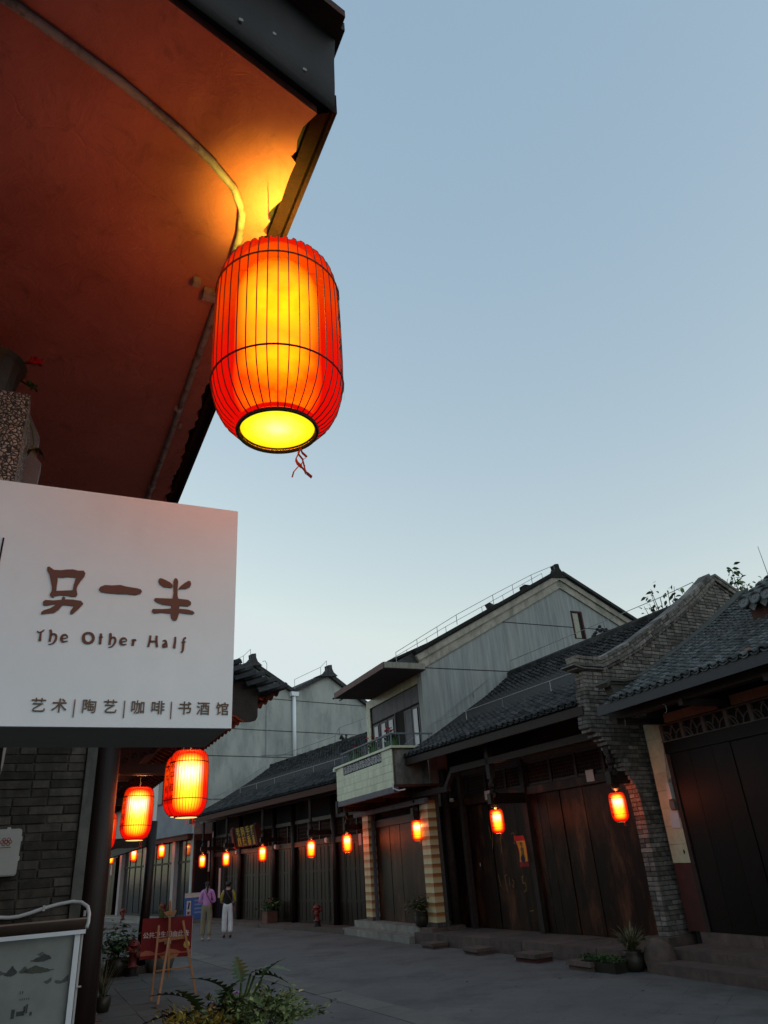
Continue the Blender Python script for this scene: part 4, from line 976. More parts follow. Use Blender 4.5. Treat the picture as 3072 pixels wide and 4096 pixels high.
for i in range(7):
    d = MB(); d.lathe([(.001, 0), (.085, 0), (.10, .012), (.105, .03), (.10, .045), (.08, .05), (.075, .038), (.03, .038), (.025, .05), (.001, .052)], 18)
    o = d.build('end_disc', mat('pale_end_tile', (.17, .19, .205), (.09, .10, .11), 14, .8, bmp=.5), caps); o.rotation_euler = (0, -math.pi / 2 + .25, 0); o.location = (-.15, -.06 - i * .235, .03)
    o.scale = (1, 1, 1)
    if i < 6:
        q = MB().prism([(-.09, .02), (.09, .02), (.08, -.07), (0, -.15), (-.08, -.07)], 'x', 0, .02).build('drip_tile', MATS['pale_end_tile'], caps); q.location = (-.14, -.06 - i * .235 - .117, .0)
MB().box(-.1, 1.1, -1.7, .02, -.05, .02).build('boarding', M_bed, caps)

# ================================================================== BRICK FIRE WALL between the two houses
fw = thing('brick_fire_wall', 'grey brick fire wall with curved corbel and sloping coping between the two right hand roofs', 'wall', 'M', (0, -.38, 0))
PROF = [(.34, .74), (1.7, .75), (2.2, .75), (2.44, .74), (2.62, .72), (2.75, .66), (2.92, .56), (3.15, .42), (3.39, .25), (3.55, .09), (3.66, -.10), (3.72, -.20), (3.80, -.20), (4.0, -.17), (4.4, -.11), (4.79, -.05), (4.95, -.05)]
def left_x(z):
    for (za, xa), (zb, xb) in zip(PROF[:-1], PROF[1:]):
        if z <= zb: return xa + (xb - xa) * (z - za) / (zb - za)
    return PROF[-1][1]
TOP = [(-.05, 4.78), (.45, 4.80), (.95, 5.0), (1.55, 5.28), (2.9, 6.02), (3.8, 6.57), (4.52, 7.06), (5.3, 6.68), (6.3, 6.1)]
def top_z(x):
    for (xa, za), (xb, zb) in zip(TOP[:-1], TOP[1:]):
        if x <= xb: return za + (zb - za) * (x - xa) / (xb - xa)
    return 6.0
core = [(left_x(z) + .03, z) for z in [.36 + .12 * i for i in range(37)]] + [(x, z - .03) for x, z in TOP] + [(6.3, .36)]
MB().prism(core, 'y', .012, .22).build('wall_core', M_mortar, fw)
it = []; z = .38; k = 0
while z < 7.1:
    xl = left_x(z + .03); xr = 2.35 if z < 3.9 else 6.3
    if z > 4.78:                                   # starts where the coping is above this course
        xs = [x * .02 for x in range(0, 320) if top_z(x * .02) > z + .06]
        if not xs: break
        xl, xr = xs[0], xs[-1]
    x = xl
    # return brick seen on the street end; then stretchers along the side
    first = .115 if k % 2 else .24
    while x < xr:
        w = first if x == xl else (.24 if R.random() > .18 else .118)
        w = min(w, xr - x + .02)
        if w > .04: it.append(((x + w / 2, .12 + R.uniform(-.005, .004), z + .0315), (w - .012, .245, .063 + R.uniform(-.002, .002))))
        x += w
    z += .0745; k += 1
# near face only needs about 12 cm deep bricks; the street end shows headers and stretchers
it2 = []
for i, (c, s) in enumerate(it):
    if abs(c[0] - s[0] / 2 - left_x(c[2])) < .02 and c[2] < 4.78:
        if (i % 3) == 0: it2.append((c, s))
        else:
            it2.append(((c[0], .058, c[2]), (s[0], .112, s[2]))); it2.append(((c[0], .182, c[2]), (s[0], .112, s[2])))
    else: it2.append((c, s))
lay('brick', it2, M_brick, fw, 300)
# coping of laid bricks
def path_pts(pts, step):
    out = []; acc = 0
    for (xa, za), (xb, zb) in zip(pts[:-1], pts[1:]):
        l = math.hypot(xb - xa, zb - za); n = max(1, round(l / step))
        for i in range(n): out.append((xa + (xb - xa) * (i + .5) / n, za + (zb - za) * (i + .5) / n, math.atan2(zb - za, xb - xa), l / n))
    return out
COP = [(-.22, 4.86), (-.02, 4.85), (.45, 4.86), (.95, 5.06), (1.55, 5.34), (2.9, 6.08), (3.8, 6.63), (4.5, 7.12)]
COP2 = [(4.5, 7.12), (5.3, 6.74), (6.3, 6.16)]
bm_ = [b.mesh('coping_brick', M_brick) for b in BRICKS[:3]]
for li, (dy0, wd, off, step) in enumerate(((.0, .27, -.035, .125), (-.05, .33, .03, .24), (-.015, .27, .10, .12), (-.035, .31, .165, .24))):
    for seg in (COP, COP2):
        for i, (x, z, a, l) in enumerate(path_pts(seg, step)):
            o = put('coping_brick', bm_[i % 3], fw, loc=(x - math.sin(a) * off, dy0 + wd / 2 - .02, z + math.cos(a) * off), rot=(R.uniform(-.02, .02), -a + R.uniform(-.02, .02), 0), scale=(l - .01, wd, .062))
MB().prism([(-.32, 4.85), (-.1, 4.80), (.45, 4.805), (.46, 4.83), (-.08, 4.83), (-.31, 4.88)], 'y', -.07, .3).build('coping_lip', M_cement, fw)
MB().box(.60, 1.25, -.1, .4, .2, .375).build('plinth_stone', M_stone, fw)

# ================================================================== MIDDLE HOUSE
mh = thing('plank_door_house', 'old house with wide dark plank doors and a long grey tiled roof', 'building', 'M')
for j in range(7): MB().box(.0 + R.uniform(-.012, .012), 1.35, -.42 + j * 1.04, .61 + j * 1.04, .001, .235 + R.uniform(-.004, .004)).build('platform_stone', M_stone, mh)
MB().box(1.34, 7, -.1, 6.8, .1, 4.3).build('wall', M_dark, mh)
y = -.12
while y < 6.55:
    w = R.uniform(.26, .5); w = min(w, 6.6 - y)
    if w < .1: break
    xo = R.uniform(-.015, .012) + (.06 if 3.5 < y < 5.8 else 0)
    MB().box(1.26 + xo, 1.33 + xo, y + .004, y + w - .004, .24, 2.93).build('door_plank', M_plank, mh); y += w
for yy in (-.1, 3.42, 6.0): MB().box(1.14, 1.26, yy - .07, yy + .07, .24, 3.7).build('post', M_beam, mh)
MB().tube([(1.12, 6.66, .24), (1.12, 6.66, 2), (1.12, 6.66, 3.9)], [.125, .12, .11], 16).build('round_column', M_beam, mh, smooth=True)
MB().box(1.18, 1.30, -.1, 6.6, 2.935, 3.10).build('lintel', M_plank, mh)
MB().box(1.20, 1.30, -.1, 6.6, 3.63, 3.78).build('upper_beam', M_beam, mh)
wl = MB(); 
for k in range(8):
    y0 = .0 + k * .82
    if y0 > 6: break
    fr = MB().box(1.22, 1.28, y0, y0 + .07, 3.11, 3.625).box(1.22, 1.28, y0 + .07, y0 + .80, 3.11, 3.17).box(1.22, 1.28, y0 + .07, y0 + .80, 3.58, 3.625).build('window_frame', M_wood, mh)
    l = MB()
    for i in range(9): l.box(1.235, 1.25, y0 + .10 + i * .08, y0 + .115 + i * .08, 3.17, 3.58)
    for i in range(5): l.box(1.237, 1.248, y0 + .07, y0 + .80, 3.22 + i * .075, 3.235 + i * .075)
    l.build('lattice', M_beam, fr)
for yy in (-.26, 3.42, 6.85):
    MB().box(.18, 1.25, yy - .06, yy + .06, 2.78, 2.99).build('cantilever_beam', M_wood, mh)
    hp = MB().box(.24, .38, yy - .065, yy + .065, 3.30, 3.98).build('hanging_post', M_beam, mh)
    MB().lathe([(.03, 2.66), (.07, 2.70), (.085, 2.76), (.05, 2.80), (.045, 2.84), (.09, 2.92), (.095, 3.0), (.05, 3.05), (.05, 3.09), (.08, 3.13), (.085, 3.2), (.06, 3.24), (.06, 3.30)], 8, (.31, yy, 0)).build('carved_pendant', M_wood, hp)
    MB().tube([(.22, yy - .02, 2.70), (.26, yy + .03, 2.715), (.31, yy, 2.70), (.36, yy - .04, 2.72), (.40, yy, 2.70)], .006, 4).build('tie_wire', M_pvc, mh)
MB().box(.24, .38, -.3, 4.95, 3.60, 3.74).build('eave_purlin', M_beam, mh)
MB().bar((.31, 4.95, 3.66), (.31, 5.3, 3.30), .10, .10).build('knee', M_beam, mh)
MB().box(.25, .37, 5.2, 6.9, 3.22, 3.34).build('low_purlin', M_beam, mh)
MB().box(-.19, -.12, -.32, 6.95, 3.97, 4.13).build('eave_fascia', M_beam, mh)
for i in range(22): MB().bar((-.12, -.2 + i * .33, 4.08), (1.6, -.2 + i * .33, 4.08 + 1.72 * .56), .05, .06).build('rafter', M_wood, mh)
vis_m = lambda p: p.y > -.1 and p.x > -.3
tiled_slope(mh, -.18, 4.17, 3.8, 6.52, -.12, 6.62, M_tile2, .20, .135, 300, vis_m, sag=.12)
mr = MB()
for i in range(28): mr.box(3.68, 3.92, -.2 + i * .245, .04 + i * .245, 6.50, 6.62 + .01 * (i % 2))
mr.box(3.72, 3.88, -.2, 6.7, 6.62, 6.68)
mr.build('ridge_tiles', M_tile2, mh)
m = MB(); rr = random.Random(8)
for i in range(14): m.lathe([(.0, 0), (.05, .02), (.04, .07), (.0, .08)], 6, (3.8 + rr.uniform(-.1, .1), 2.7 + rr.uniform(-.22, .22), 6.64 + rr.uniform(0, .18)))
m.build('broken_ridge_ornament', M_tile2, mh)
strap(mh, [(3.8, 6.5, 6.98), (3.8, 2.5, 6.98), (3.8, .6, 6.98), (3.9, -.3, 7.05)], .34, 1.2, .009)
strap(mh, [(3.75, 6.62, 6.92), (2.4, 6.62, 6.02), (1.2, 6.62, 5.25), (.0, 6.62, 4.55)], .16, .75, .008)
strap(mh, [(.9, 6.5, 5.10), (.9, 3.4, 5.10), (.9, -.1, 5.10)], .22, 1.3, .008)
for yy, h in ((4.83, .20), (1.23, .22)): MB().box(1.165, 1.175, yy - .11, yy + .11, 2.98, 2.98 + h).build('plaque', M_paper, mh)
MB().lathe([(.001, -.02), (.05, -.015), (.07, .02), (.065, .06), (.03, .08)], 12, (1.08, 6.3, 3.08)).build('camera_dome', M_plastic, mh)
MB().box(1.235, 1.245, 5.55, 5.58, 1.55, 1.62).build('padlock', M_wire, mh)
def scrawl(parent, x, strokes, w=.02, m=M_chalk):
    for s in strokes:
        b = MB()
        for (a, c) in zip(s[:-1], s[1:]): b.bar((x, a[0], a[1]), (x, c[0], c[1]), .002, w, (0, .3, 1))
        b.build('chalk_mark', m, parent)
five = [[(.07, 0), (-.02 + .03, 0)], [(.07, 0), (.07, -.13), (.0, -.12), (-.04, -.18), (-.02, -.27), (.06, -.30)]]
scrawl(mh, 1.232, [[(3.92 + a, 1.30 + b) for a, b in s] for s in five])
scrawl(mh, 1.232, [[(4.18, 2.18), (4.08, 2.20), (4.06, 2.10), (4.12, 1.98), (4.05, 1.97)]], .016)
scrawl(mh, 1.29, [[(5.0, 2.55), (4.98, 2.2), (5.05, 1.9)], [(5.1, 2.4), (5.06, 2.1)], [(4.75, 2.1), (4.6, 2.12)], [(4.68, 2.2), (4.7, 1.8)]], .02)
scrawl(mh, 1.29, [[(4.72, 1.32), (4.6, 1.34)], [(4.70, 1.33), (4.68, 1.0)], [(4.55, 1.3), (4.55, 1.12)], [(4.45, 1.25), (4.38, 1.2), (4.42, 1.08), (4.48, 1.15)], [(4.95, 1.35), (4.9, 1.1)], [(3.95, .62), (3.8, .64)]], .016)
# sauce banner hung on the doors
bn = thing('sauce_banner', 'small yellow and red cloth banner with beef sauce lettering on the plank doors', 'banner', 'M', (1.10, 3.66, 1.5))
bm2 = MB(); bm3 = MB(); n = 10
def bnp(u, v):   # u across -1..1, v down 0..1 ; droops to one side
    return (.02 * math.sin(v * 5 + u), .10 * math.sin(v * 2.2) * -.9 - u * (.13 + .02 * v) + .09, .62 * (1 - v))
for i in range(n):
    for k in range(4):
        u0, u1 = -1 + k * .5, -.5 + k * .5; v0, v1 = i / n * .84, (i + 1) / n * .84
        q = bm3 if (i < 2 or k in (0, 3) and False) else bm2
        q.quad(bnp(u0, v0), bnp(u1, v0), bnp(u1, v1), bnp(u0, v1))
bm2.build('cloth', M_bannery, bn); bm3.build('heading', M_bannerr, bn)
m = MB()
for i in range(n):
    for s in (-1, 1):
        v0, v1 = i / n * .84, (i + 1) / n * .84
        m.quad(bnp(s * 1.0, v0), bnp(s * 1.18, v0), bnp(s * 1.18, v1 - .01), bnp(s * 1.0, v1))
m.build('border', M_bannerr, bn)
for k in range(8):
    u = -1 + k * .27; m = MB(); m.quad(bnp(u, .84), bnp(u + .13, .84), bnp(u + .13, 1), bnp(u, 1)); m.build('fringe', M_bannerr, bn)
for i, ch in enumerate('牛肉酱'):
    p = bnp(0, .30 + i * .17); put('character', text_mesh(ch, .115, M_navy, .001, .001), bn, loc=(p[0] - .02, p[1], p[2]), rot=(math.pi / 2, 0, -math.pi / 2))
p = bnp(0, .75); o = MB().lathe([(.001, 0), (.075, 0), (.075, .004), (.001, .004)], 14).build('round_picture', M_navy, bn); o.rotation_euler = (0, -math.pi / 2, 0); o.location = (p[0] - .012, p[1], p[2])
# loose stepping slabs along the platform
for i, (y, x, w, h) in enumerate(((5.6, -.22, .56, .11), (3.75, -.30, .55, .12), (1.9, -.36, .60, .14), (.35, -.45, .62, .13))):
    t = thing('stepping_slab', ('stone slab step leaning at the platform foot below the tiled pillar', 'reddish slab step on the street left of the banner', 'thick two layer slab step in the middle of the platform front', 'slab step half hidden by the mossy trough')[i], 'slab', 'M', (x, y, 0), R.uniform(-.06, .06), 'slab steps along the platform')
    put('upper_slab', piece_mesh('box', i, M_stone), t, loc=(0, 0, h * .75), scale=(.42, w, h * .5))
    put('lower_slab', piece_mesh('box', i + 1, M_redpaint if i == 2 else M_stone), t, loc=(.02, .01, h * .25), scale=(.38, w - .03, h * .5))

def blades(name, m, parent, c, n, l, w, spread=1.0, seed=2, kind='stuff', droop=1.2):
    r = random.Random(seed); mb = MB()
    for i in range(n):
        a = r.uniform(0, 6.28); s = r.uniform(.25, 1) * spread; L_ = l * r.uniform(.6, 1.1); p = Vector(c) + Vector((r.uniform(-.04, .04), r.uniform(-.04, .04), 0)); pts = []
        for k in range(6):
            t = k / 5; pts.append(p + Vector((math.cos(a) * s * L_ * t, math.sin(a) * s * L_ * t, L_ * (t - droop * s * t * t * .6))))
        sd = Vector((-math.sin(a), math.cos(a), 0))
        for k in range(5):
            w0 = w * (1 - k / 5) ** .6; w1 = w * (1 - (k + 1) / 5) ** .6
            mb.quad(pts[k] - sd * w0, pts[k] + sd * w0, pts[k + 1] + sd * w1, pts[k + 1] - sd * w1)
    return mb.build(name, m, parent, kind=kind)
sp_ = thing('spider_plant', 'arching thin leaved plant in a dark jar at the foot of the brick fire wall', 'potted plant', 'M', (-.18, -.42, 0))
MB().lathe([(.12, 0), (.16, .08), (.165, .18), (.13, .25), (.145, .28), (.12, .28), (.10, .23)], 20).build('jar', M_pot, sp_, smooth=True)
blades('foliage', M_dry, sp_, (0, 0, .25), 150, .62, .012, 1.0, 3, droop=1.5)
tr = thing('mossy_trough', 'low stone trough of bright green ground plants beside the street', 'planter', 'M', (-.42, -.42, 0))
tb = MB(); tb.box(-.16, .12, .02, .80, 0, .14); tb.v = [(x * (1 + z * .5), y, z) for x, y, z in tb.v]; tb.build('trough', M_pot, tr)
leaves('ground_plants', M_moss, tr, [((R.uniform(-.2, .14), R.uniform(-.02, .85), .14 + R.uniform(0, .06)), (R.uniform(-1, 1), R.uniform(-1, 1), .5)) for _ in range(500)], .05, .03, 8)
bd = thing('boulder', 'rounded dark boulder between the spiky plant and the stone steps', 'boulder', 'M', (.06, -.75, 0))
m = MB().lathe([(.001, 0), (.22, .02), (.26, .16), (.22, .33), (.12, .43), (.001, .46)], 14); rr = random.Random(6); m.v = [(x * rr.uniform(.92, 1.06), y * rr.uniform(.92, 1.06), z) for x, y, z in m.v]; m.build('rock', M_stone, bd, smooth=True)

# ================================================================== BALCONY HOUSE
bh = thing('balcony_house', 'grey gabled house with pale green tiled balcony, canopy and flower boxes', 'building', 'B')
for k in range(4): MB().box(-.05, 1.0, -.1 + k * 1.13, 1.025 + k * 1.13, .001, .155).build('lower_step', M_marble, bh)
for k in range(3): MB().box(.30, 1.5, .02 + k * 1.44, 1.455 + k * 1.44, .157, .32).build('upper_step', M_marble, bh)
MB().box(.30, 1.2, -.66, .015, .157, .315).build('side_step', M_stone, bh)
# pilasters of strip tiles; ground floor front stands a little proud of the upper wall
for yc in (3.545, -.395):
    z = .415
    while z < 2.95:
        for q in range(2): put('strip_tile', piece_mesh('box', q, M_stripe), bh, loc=(.485, yc - .112 + q * .225, z + .104), scale=(.05, .218, .204))
        put('strip_tile', piece_mesh('box', q + 2, M_stripe), bh, loc=(.60, yc - .222, z + .104), scale=(.18, .01, .204))
        z += .209
    MB().box(.50, .80, yc - .215, yc + .215, .321, 3.3).build('pilaster_core', M_mortar, bh)
    MB().box(.465, .499, yc - .22, yc + .22, .321, .412).build('pilaster_base', M_stone, bh)
MB().box(.75, 1.04, -.17, 3.32, .322, 3.3).build('door_recess_wall', M_dark, bh)
for y0, w in ((-.15, .33), (.185, .70), (.89, .74), (1.635, .68), (2.32, .70), (3.025, .28)): MB().box(.69 + R.uniform(-.015, .015), .735, y0, y0 + w - .008, .322, 2.70).build('door_leaf', M_plank, bh)
MB().box(.64, .745, -.17, 3.32, 2.705, 2.90).build('door_lintel', M_wood, bh)
MB().box(.62, .69, -.61, -.52, .322, 3.2).build('corner_board', M_purple, bh)
MB().box(.55, .64, 3.25, 3.325, .322, 3.1).build('corner_board', M_purple, bh)
MB().box(1.06, 7.5, -.095, 4.3, 3.4, 6.6).build('house_body', M_dark, bh)
# balcony
MB().box(-.42, .9, -.62, 3.5, 3.46, 3.52).build('balcony_floor', M_oldwood, bh)
MB().box(-.44, -.30, -.62, 3.42, 3.33, 3.47).build('balcony_beam', M_purple, bh)
MB().bar((-.3, 3.3, 3.25), (1.2, 3.3, 3.25), .1, .14).build('joist', M_rafter, bh); MB().bar((.4, -.7, 3.12), (.4, 4.2, 3.12), .1, .12).build('low_beam', M_purple, bh)
for yy in (.3, 1.6, 2.9): MB().box(-.3, 1.2, yy, yy + .1, 3.30, 3.455).build('joist', M_rafter, bh)
MB().box(-.40, -.34, -.60, 3.48, 3.52, 4.40).build('parapet_core', M_mortar, bh); MB().box(-.34, .6, -.60, -.54, 3.52, 4.40).build('parapet_side', M_cement, bh)
it = []
for r in range(5):
    z0 = 3.47 + r * .185
    for c in range(42):
        y0 = -.60 + c * .0975
        if r == 4 and 0.0 < y0 < 2.82: continue
        if r == 3 and 0.0 < y0 < 2.82: it.append(((-.412, y0 + .048, z0 + .06), (.02, .093, .12))); continue
        it.append(((-.412, y0 + .048, z0 + .0925), (.02, .093, .180)))
lay('glazed_tile', it, M_gtile, bh, 300, 'box')
MB().box(-.405, -.40, .03, 2.80, 4.16, 4.38).build('lattice_backing', M_dark, bh)
for k in range(6):
    y0 = .06 + k * .46; m = MB()
    def ln(a, b): m.bar((-.425, y0 + a[0], 4.17 + a[1]), (-.425, y0 + b[0], 4.17 + b[1]), .022, .026, (1, 0, 0))
    ln((0, .10), (.15, .20)); ln((0, .10), (.15, 0)); ln((.15, .20), (.30, .10)); ln((.15, 0), (.30, .10))
    ln((.30, .20), (.44, .0)); ln((.30, 0), (.44, .20)); ln((.37, .2), (.37, 0)); ln((0, 0), (.05, .05)); ln((0, .2), (.05, .15))
    m.add(*[(lambda t: (t.v, t.f))(MB().tube([(-.425, y0 + .15 + .04 * math.cos(a), 4.27 + .04 * math.sin(a)) for a in [q * .785 for q in range(9)]], .012, 4))][0])
    m.build('lattice_block', M_lat, bh)
MB().box(-.47, -.30, -.68, 3.62, 4.40, 4.46).box(-.30, .75, -.68, -.50, 4.40, 4.46).build('coping_slab', M_gtile, bh)
MB().box(-.48, -.36, 3.50, 3.64, 4.34, 4.43).build('pipe_end', M_pvc, bh)
for k in range(26):
    yy = -.62 + k * .146; w = .028 if k % 6 == 0 else .011
    MB().box(-.42 - w / 2, -.42 + w / 2, yy - w / 2 * 1.6, yy + w / 2 * 1.6, 4.46, 4.74).build('baluster', M_rail, bh)
for k in range(6): MB().box(-.42 + k * .22, -.405 + k * .22, -.635, -.615, 4.46, 4.74).build('baluster', M_rail, bh)
MB().box(-.445, -.395, -.66, 3.05, 4.745, 4.785).box(-.395, .78, -.65, -.60, 4.745, 4.785).build('handrail', M_rail, bh)
for k, (y, mm) in enumerate(((2.75, M_flower), (2.25, M_flower), (2.45, M_oflower), (1.2, M_flower), (.95, M_flower), (-.1, M_flower), (-.3, M_flower), (.1, M_flower))):
    p = thing('balcony_flowers', ('red flowers at the far end of the balcony rail', 'red flowers second from the far end of the balcony', 'orange flowers low behind the balcony rail', 'tall red flowers before the left balcony window', 'small red flowers before the middle balcony window', 'red flowers left of three near the balcony corner', 'red flowers at the right corner of the balcony rail', 'red flowers in the middle of three near the balcony corner')[k], 'flower pot', 'B', (-.20, y, 4.46), 0, 'flower pots on the balcony')
    MB().lathe([(.07, 0), (.10, .18), (.105, .20), (.09, .20)], 12).build('pot', mat('green_plastic', (.05, .16, .05), None, 8, .5), p)
    leaves('foliage', M_leafd, p, [((R.uniform(-.09, .09), R.uniform(-.16, .16), .18 + R.uniform(0, .14)), (R.uniform(-1, 1), R.uniform(-1, 1), .6)) for _ in range(60)], .09, .055, k)
    for q in range(3): flower(p, (R.uniform(-.08, .06), R.uniform(-.15, .15), .34 + R.uniform(-.03, .10) + (.12 if k in (3, 5, 7) else 0)), .055, mm, q)
    for q in range(2): stem(p, [(0, 0, .15), (.02, .03 * q, .36)], .006)
# upper wall with strip tiles round the window opening
MB().box(.995, 1.05, 0, 4.07, 4.4, 6.55).box(.93, .994, 0, .23, 4.4, 6.55).box(.93, .994, 3.71, 4.07, 4.4, 6.55).box(.93, .994, .23, 3.71, 6.285, 6.55).build('upper_wall', M_mortar, bh)
it = [((.915, .04 + i * .0775, 6.42), (.03, .073, .26)) for i in range(52)]
lay('strip_tile', it, M_ctile, bh, 300, 'box')
it = []
for r in range(10):
    for q in range(3): it.append(((.915, -.02 + q * .078, 4.42 + r * .1875 + .09), (.03, .073, .182)))
    for q in range(4): it.append(((.915, 3.79 + q * .078, 4.42 + r * .1875 + .09), (.03, .073, .182)))
lay('glazed_tile', it, M_gtile, bh, 300, 'box')
MB().box(.955, .985, .24, 3.70, 5.80, 6.28).build('upper_panel', M_purple, bh)
for k in range(7): MB().box(.950, .9545, .30 + k * .49, .312 + k * .49, 5.80, 6.28).build('panel_seam', M_rail, bh)
MB().box(.97, .99, .24, 3.70, 4.4, 5.80).build('window_void', M_dark, bh)
wins = [(3.12, 3.62), (2.55, 3.05), (1.98, 2.48), (1.35, 1.9), (.82, 1.30), (.30, .77)]
for k, (y0, y1) in enumerate(wins):
    if k == 3: continue
    t0 = 5.72
    fr = MB().box(.935, .965, y0, y0 + .05, 4.45, t0).box(.935, .965, y1 - .05, y1, 4.45, t0).box(.935, .965, y0 + .05, y1 - .05, t0 - .06, t0).build('window_frame', M_purple, bh)
    if k == 4: MB().box(.945, .955, y0 + .05, y1 - .05, 4.45, t0 - .06).build('pane', M_purple, fr)
    else: MB().box(.945, .955, y0 + .16, y1 - .05, 4.45, t0 - .06).build('pane', M_curtain, fr)
MB().box(.93, .97, 1.93, 1.97, 4.45, 5.8).build('mullion', M_purple, bh)
# canopy
MB().box(-.35, .93, -.33, 3.60, 6.55, 6.58).build('canopy_soffit', M_cano, bh)
it = [((-.365, -.33 + .098 * i + .049, 6.64), (.03, .094, .17)) for i in range(40)]
lay('canopy_edge_tile', it, M_canoe, bh, 300, 'box')
MB().box(-.35, .90, -.36, -.325, 6.565, 6.725).build('canopy_side', mat('striped_canopy_side', (.30, .29, .25), (.15, .145, .12), 5, .8, (8, 8, .4)), bh)
MB().box(-.35, .93, -.32, 3.58, 6.585, 6.72).build('canopy_slab', M_cano, bh)
MB().tube([(-.38, 3.62, 6.56), (-.38, 3.68, 6.58)], .03, 8).build('spout', M_black, bh)
# gable wall towards the viewer
GA = [(.88, 3.0), (.88, 6.90), (6.32, 9.84), (12.2, 6.75), (12.2, 3.0)]
gw = MB().prism(GA, 'y', -.11, .15).build('gable_wall', M_bwall, bh)
MB().prism([(6.62, 7.85), (6.62, 8.75), (7.02, 8.75), (7.02, 7.85)], 'y', -.118, -.112).build('window_recess', M_dark, bh)
sw = MB().box(6.60, 6.64, -.14, -.112, 7.85, 8.78).box(6.98, 7.04, -.14, -.112, 7.85, 8.78).box(6.64, 6.98, -.14, -.112, 8.72, 8.78).build('slot_window', M_oldwood, bh)
MB().box(6.64, 6.86, -.128, -.119, 7.87, 8.70).build('pane', mat('dull_yellow_pane', (.30, .32, .24), (.20, .22, .18), 5, .3, bmp=0), sw)
for z in (6.67, 8.22):
    xr = 6.32 + (9.84 - z) / .5255; xl = .9 if z < 6.9 else .88 + (z - 6.90) / .5404
    MB().box(xl, xr, -.114, -.109, z - .012, z + .012).build('wall_joint', M_dark, bh)
def rake(name, pts, off0, off1, y0, y1, m, parent):
    b = MB()
    for (xa, za), (xb, zb) in zip(pts[:-1], pts[1:]):
        l = math.hypot(xb - xa, zb - za); nx, nz = -(zb - za) / l, (xb - xa) / l
        b.prism([(xa + nx * off0, za + nz * off0), (xb + nx * off0, zb + nz * off0), (xb + nx * off1, zb + nz * off1), (xa + nx * off1, za + nz * off1)], 'y', y0, y1)
    return b.build(name, m, parent)
RK = [(.80, 6.86), (6.32, 9.84)]; RK2 = [(6.32, 9.84), (12.3, 6.70)]
for p in (RK, RK2):
    rake('rake_moulding', p, -.26, -.02, -.16, -.105, M_trim, bh)
    rake('rake_moulding', p, -.02, .16, -.22, -.10, M_trim, bh)
    rake('rake_dark_fillet', p, .16, .20, -.26, 6, M_dark, bh)  # dark strip between the moulding and the verge tiles
    rake('verge_tiles', p, .20, .30, -.30, 5.5, M_tile2, bh)
MB().prism([(-.05, 6.72), (.80, 7.16), (.80, 6.8)], 'y', -.10, 4.1).build('eave_return', M_tile2, bh)
MB().prism([(-.15, 6.75), (-.12, 6.83), (1.2, 7.42), (1.2, 7.32)], 'y', -.12, 4.1).build('eave_tiles', M_tile2, bh)
m = MB()       # upturned ridge end and bits along the rake
m.prism([(5.9, 9.85), (6.10, 10.02), (6.22, 10.22), (6.20, 10.34), (6.34, 10.36), (6.36, 10.2), (6.46, 10.05), (6.6, 9.9)], 'y', -.28, 0)
m.build('ridge_end', M_tile2, bh)
MB().prism([(3.55, 8.60), (3.45, 8.80), (3.60, 8.74), (4.0, 8.9), (4.0, 8.8)], 'y', -.2, .1).build('ridge_curl', M_tile2, bh)
MB().box(4.88, 5.10, -.2, .1, 9.28, 9.52).build('roof_box', M_tile2, bh)
strap(bh, [(.1, -.2, 7.05), (2.2, -.2, 8.30), (3.6, -.2, 9.05), (5.2, -.2, 9.88), (6.2, -.2, 10.32)], .3, .8, .009)
strap(bh, [(.1, .5, 6.95), (2.2, .5, 8.15), (3.6, .5, 8.9), (6.2, .5, 10.3)], .2, .8, .008)
MB().tube([(-.47, -.64, 3.55), (-.47, -.66, 3.42), (-.36, -.75, 3.36), (-.2, -.8, 3.38)], .018, 7).build('drain_pipe', M_pvc, bh)
MB().bar((-.1, 3.7, 3.1), (.9, 4.3, 2.4), .03, .03).build('diagonal_stay', M_rafter, bh)
MB().box(-.46, -.36, 3.42, 3.56, 3.15, 3.50).build('corner_post', M_beam, bh)
MB().box(.66, .67, 1.2, 1.4, 2.76, 2.87).build('note', M_paper, bh)
bp = thing('doorstep_plant', 'bushy plant in a round dark pot on the pale stone doorstep', 'potted plant', 'B', (.36, .0, .32))
MB().lathe([(.10, 0), (.15, .04), (.165, .20), (.15, .28), (.165, .30), (.14, .30), (.13, .25)], 20).build('pot', M_pot, bp, smooth=True)
leaves('foliage', mat('olive_leaf', (.085, .085, .03), (.045, .05, .02), 10, .6, var=.4), bp, [((R.gauss(0, .13), R.gauss(0, .15), .45 + R.gauss(0, .09)), (R.uniform(-1, 1), R.uniform(-1, 1), .2)) for _ in range(420)], .09, .045, 4)
for k in range(6): stem(bp, [(0, 0, .25), (R.uniform(-.1, .1), R.uniform(-.12, .12), .5)], .006, M_bark)

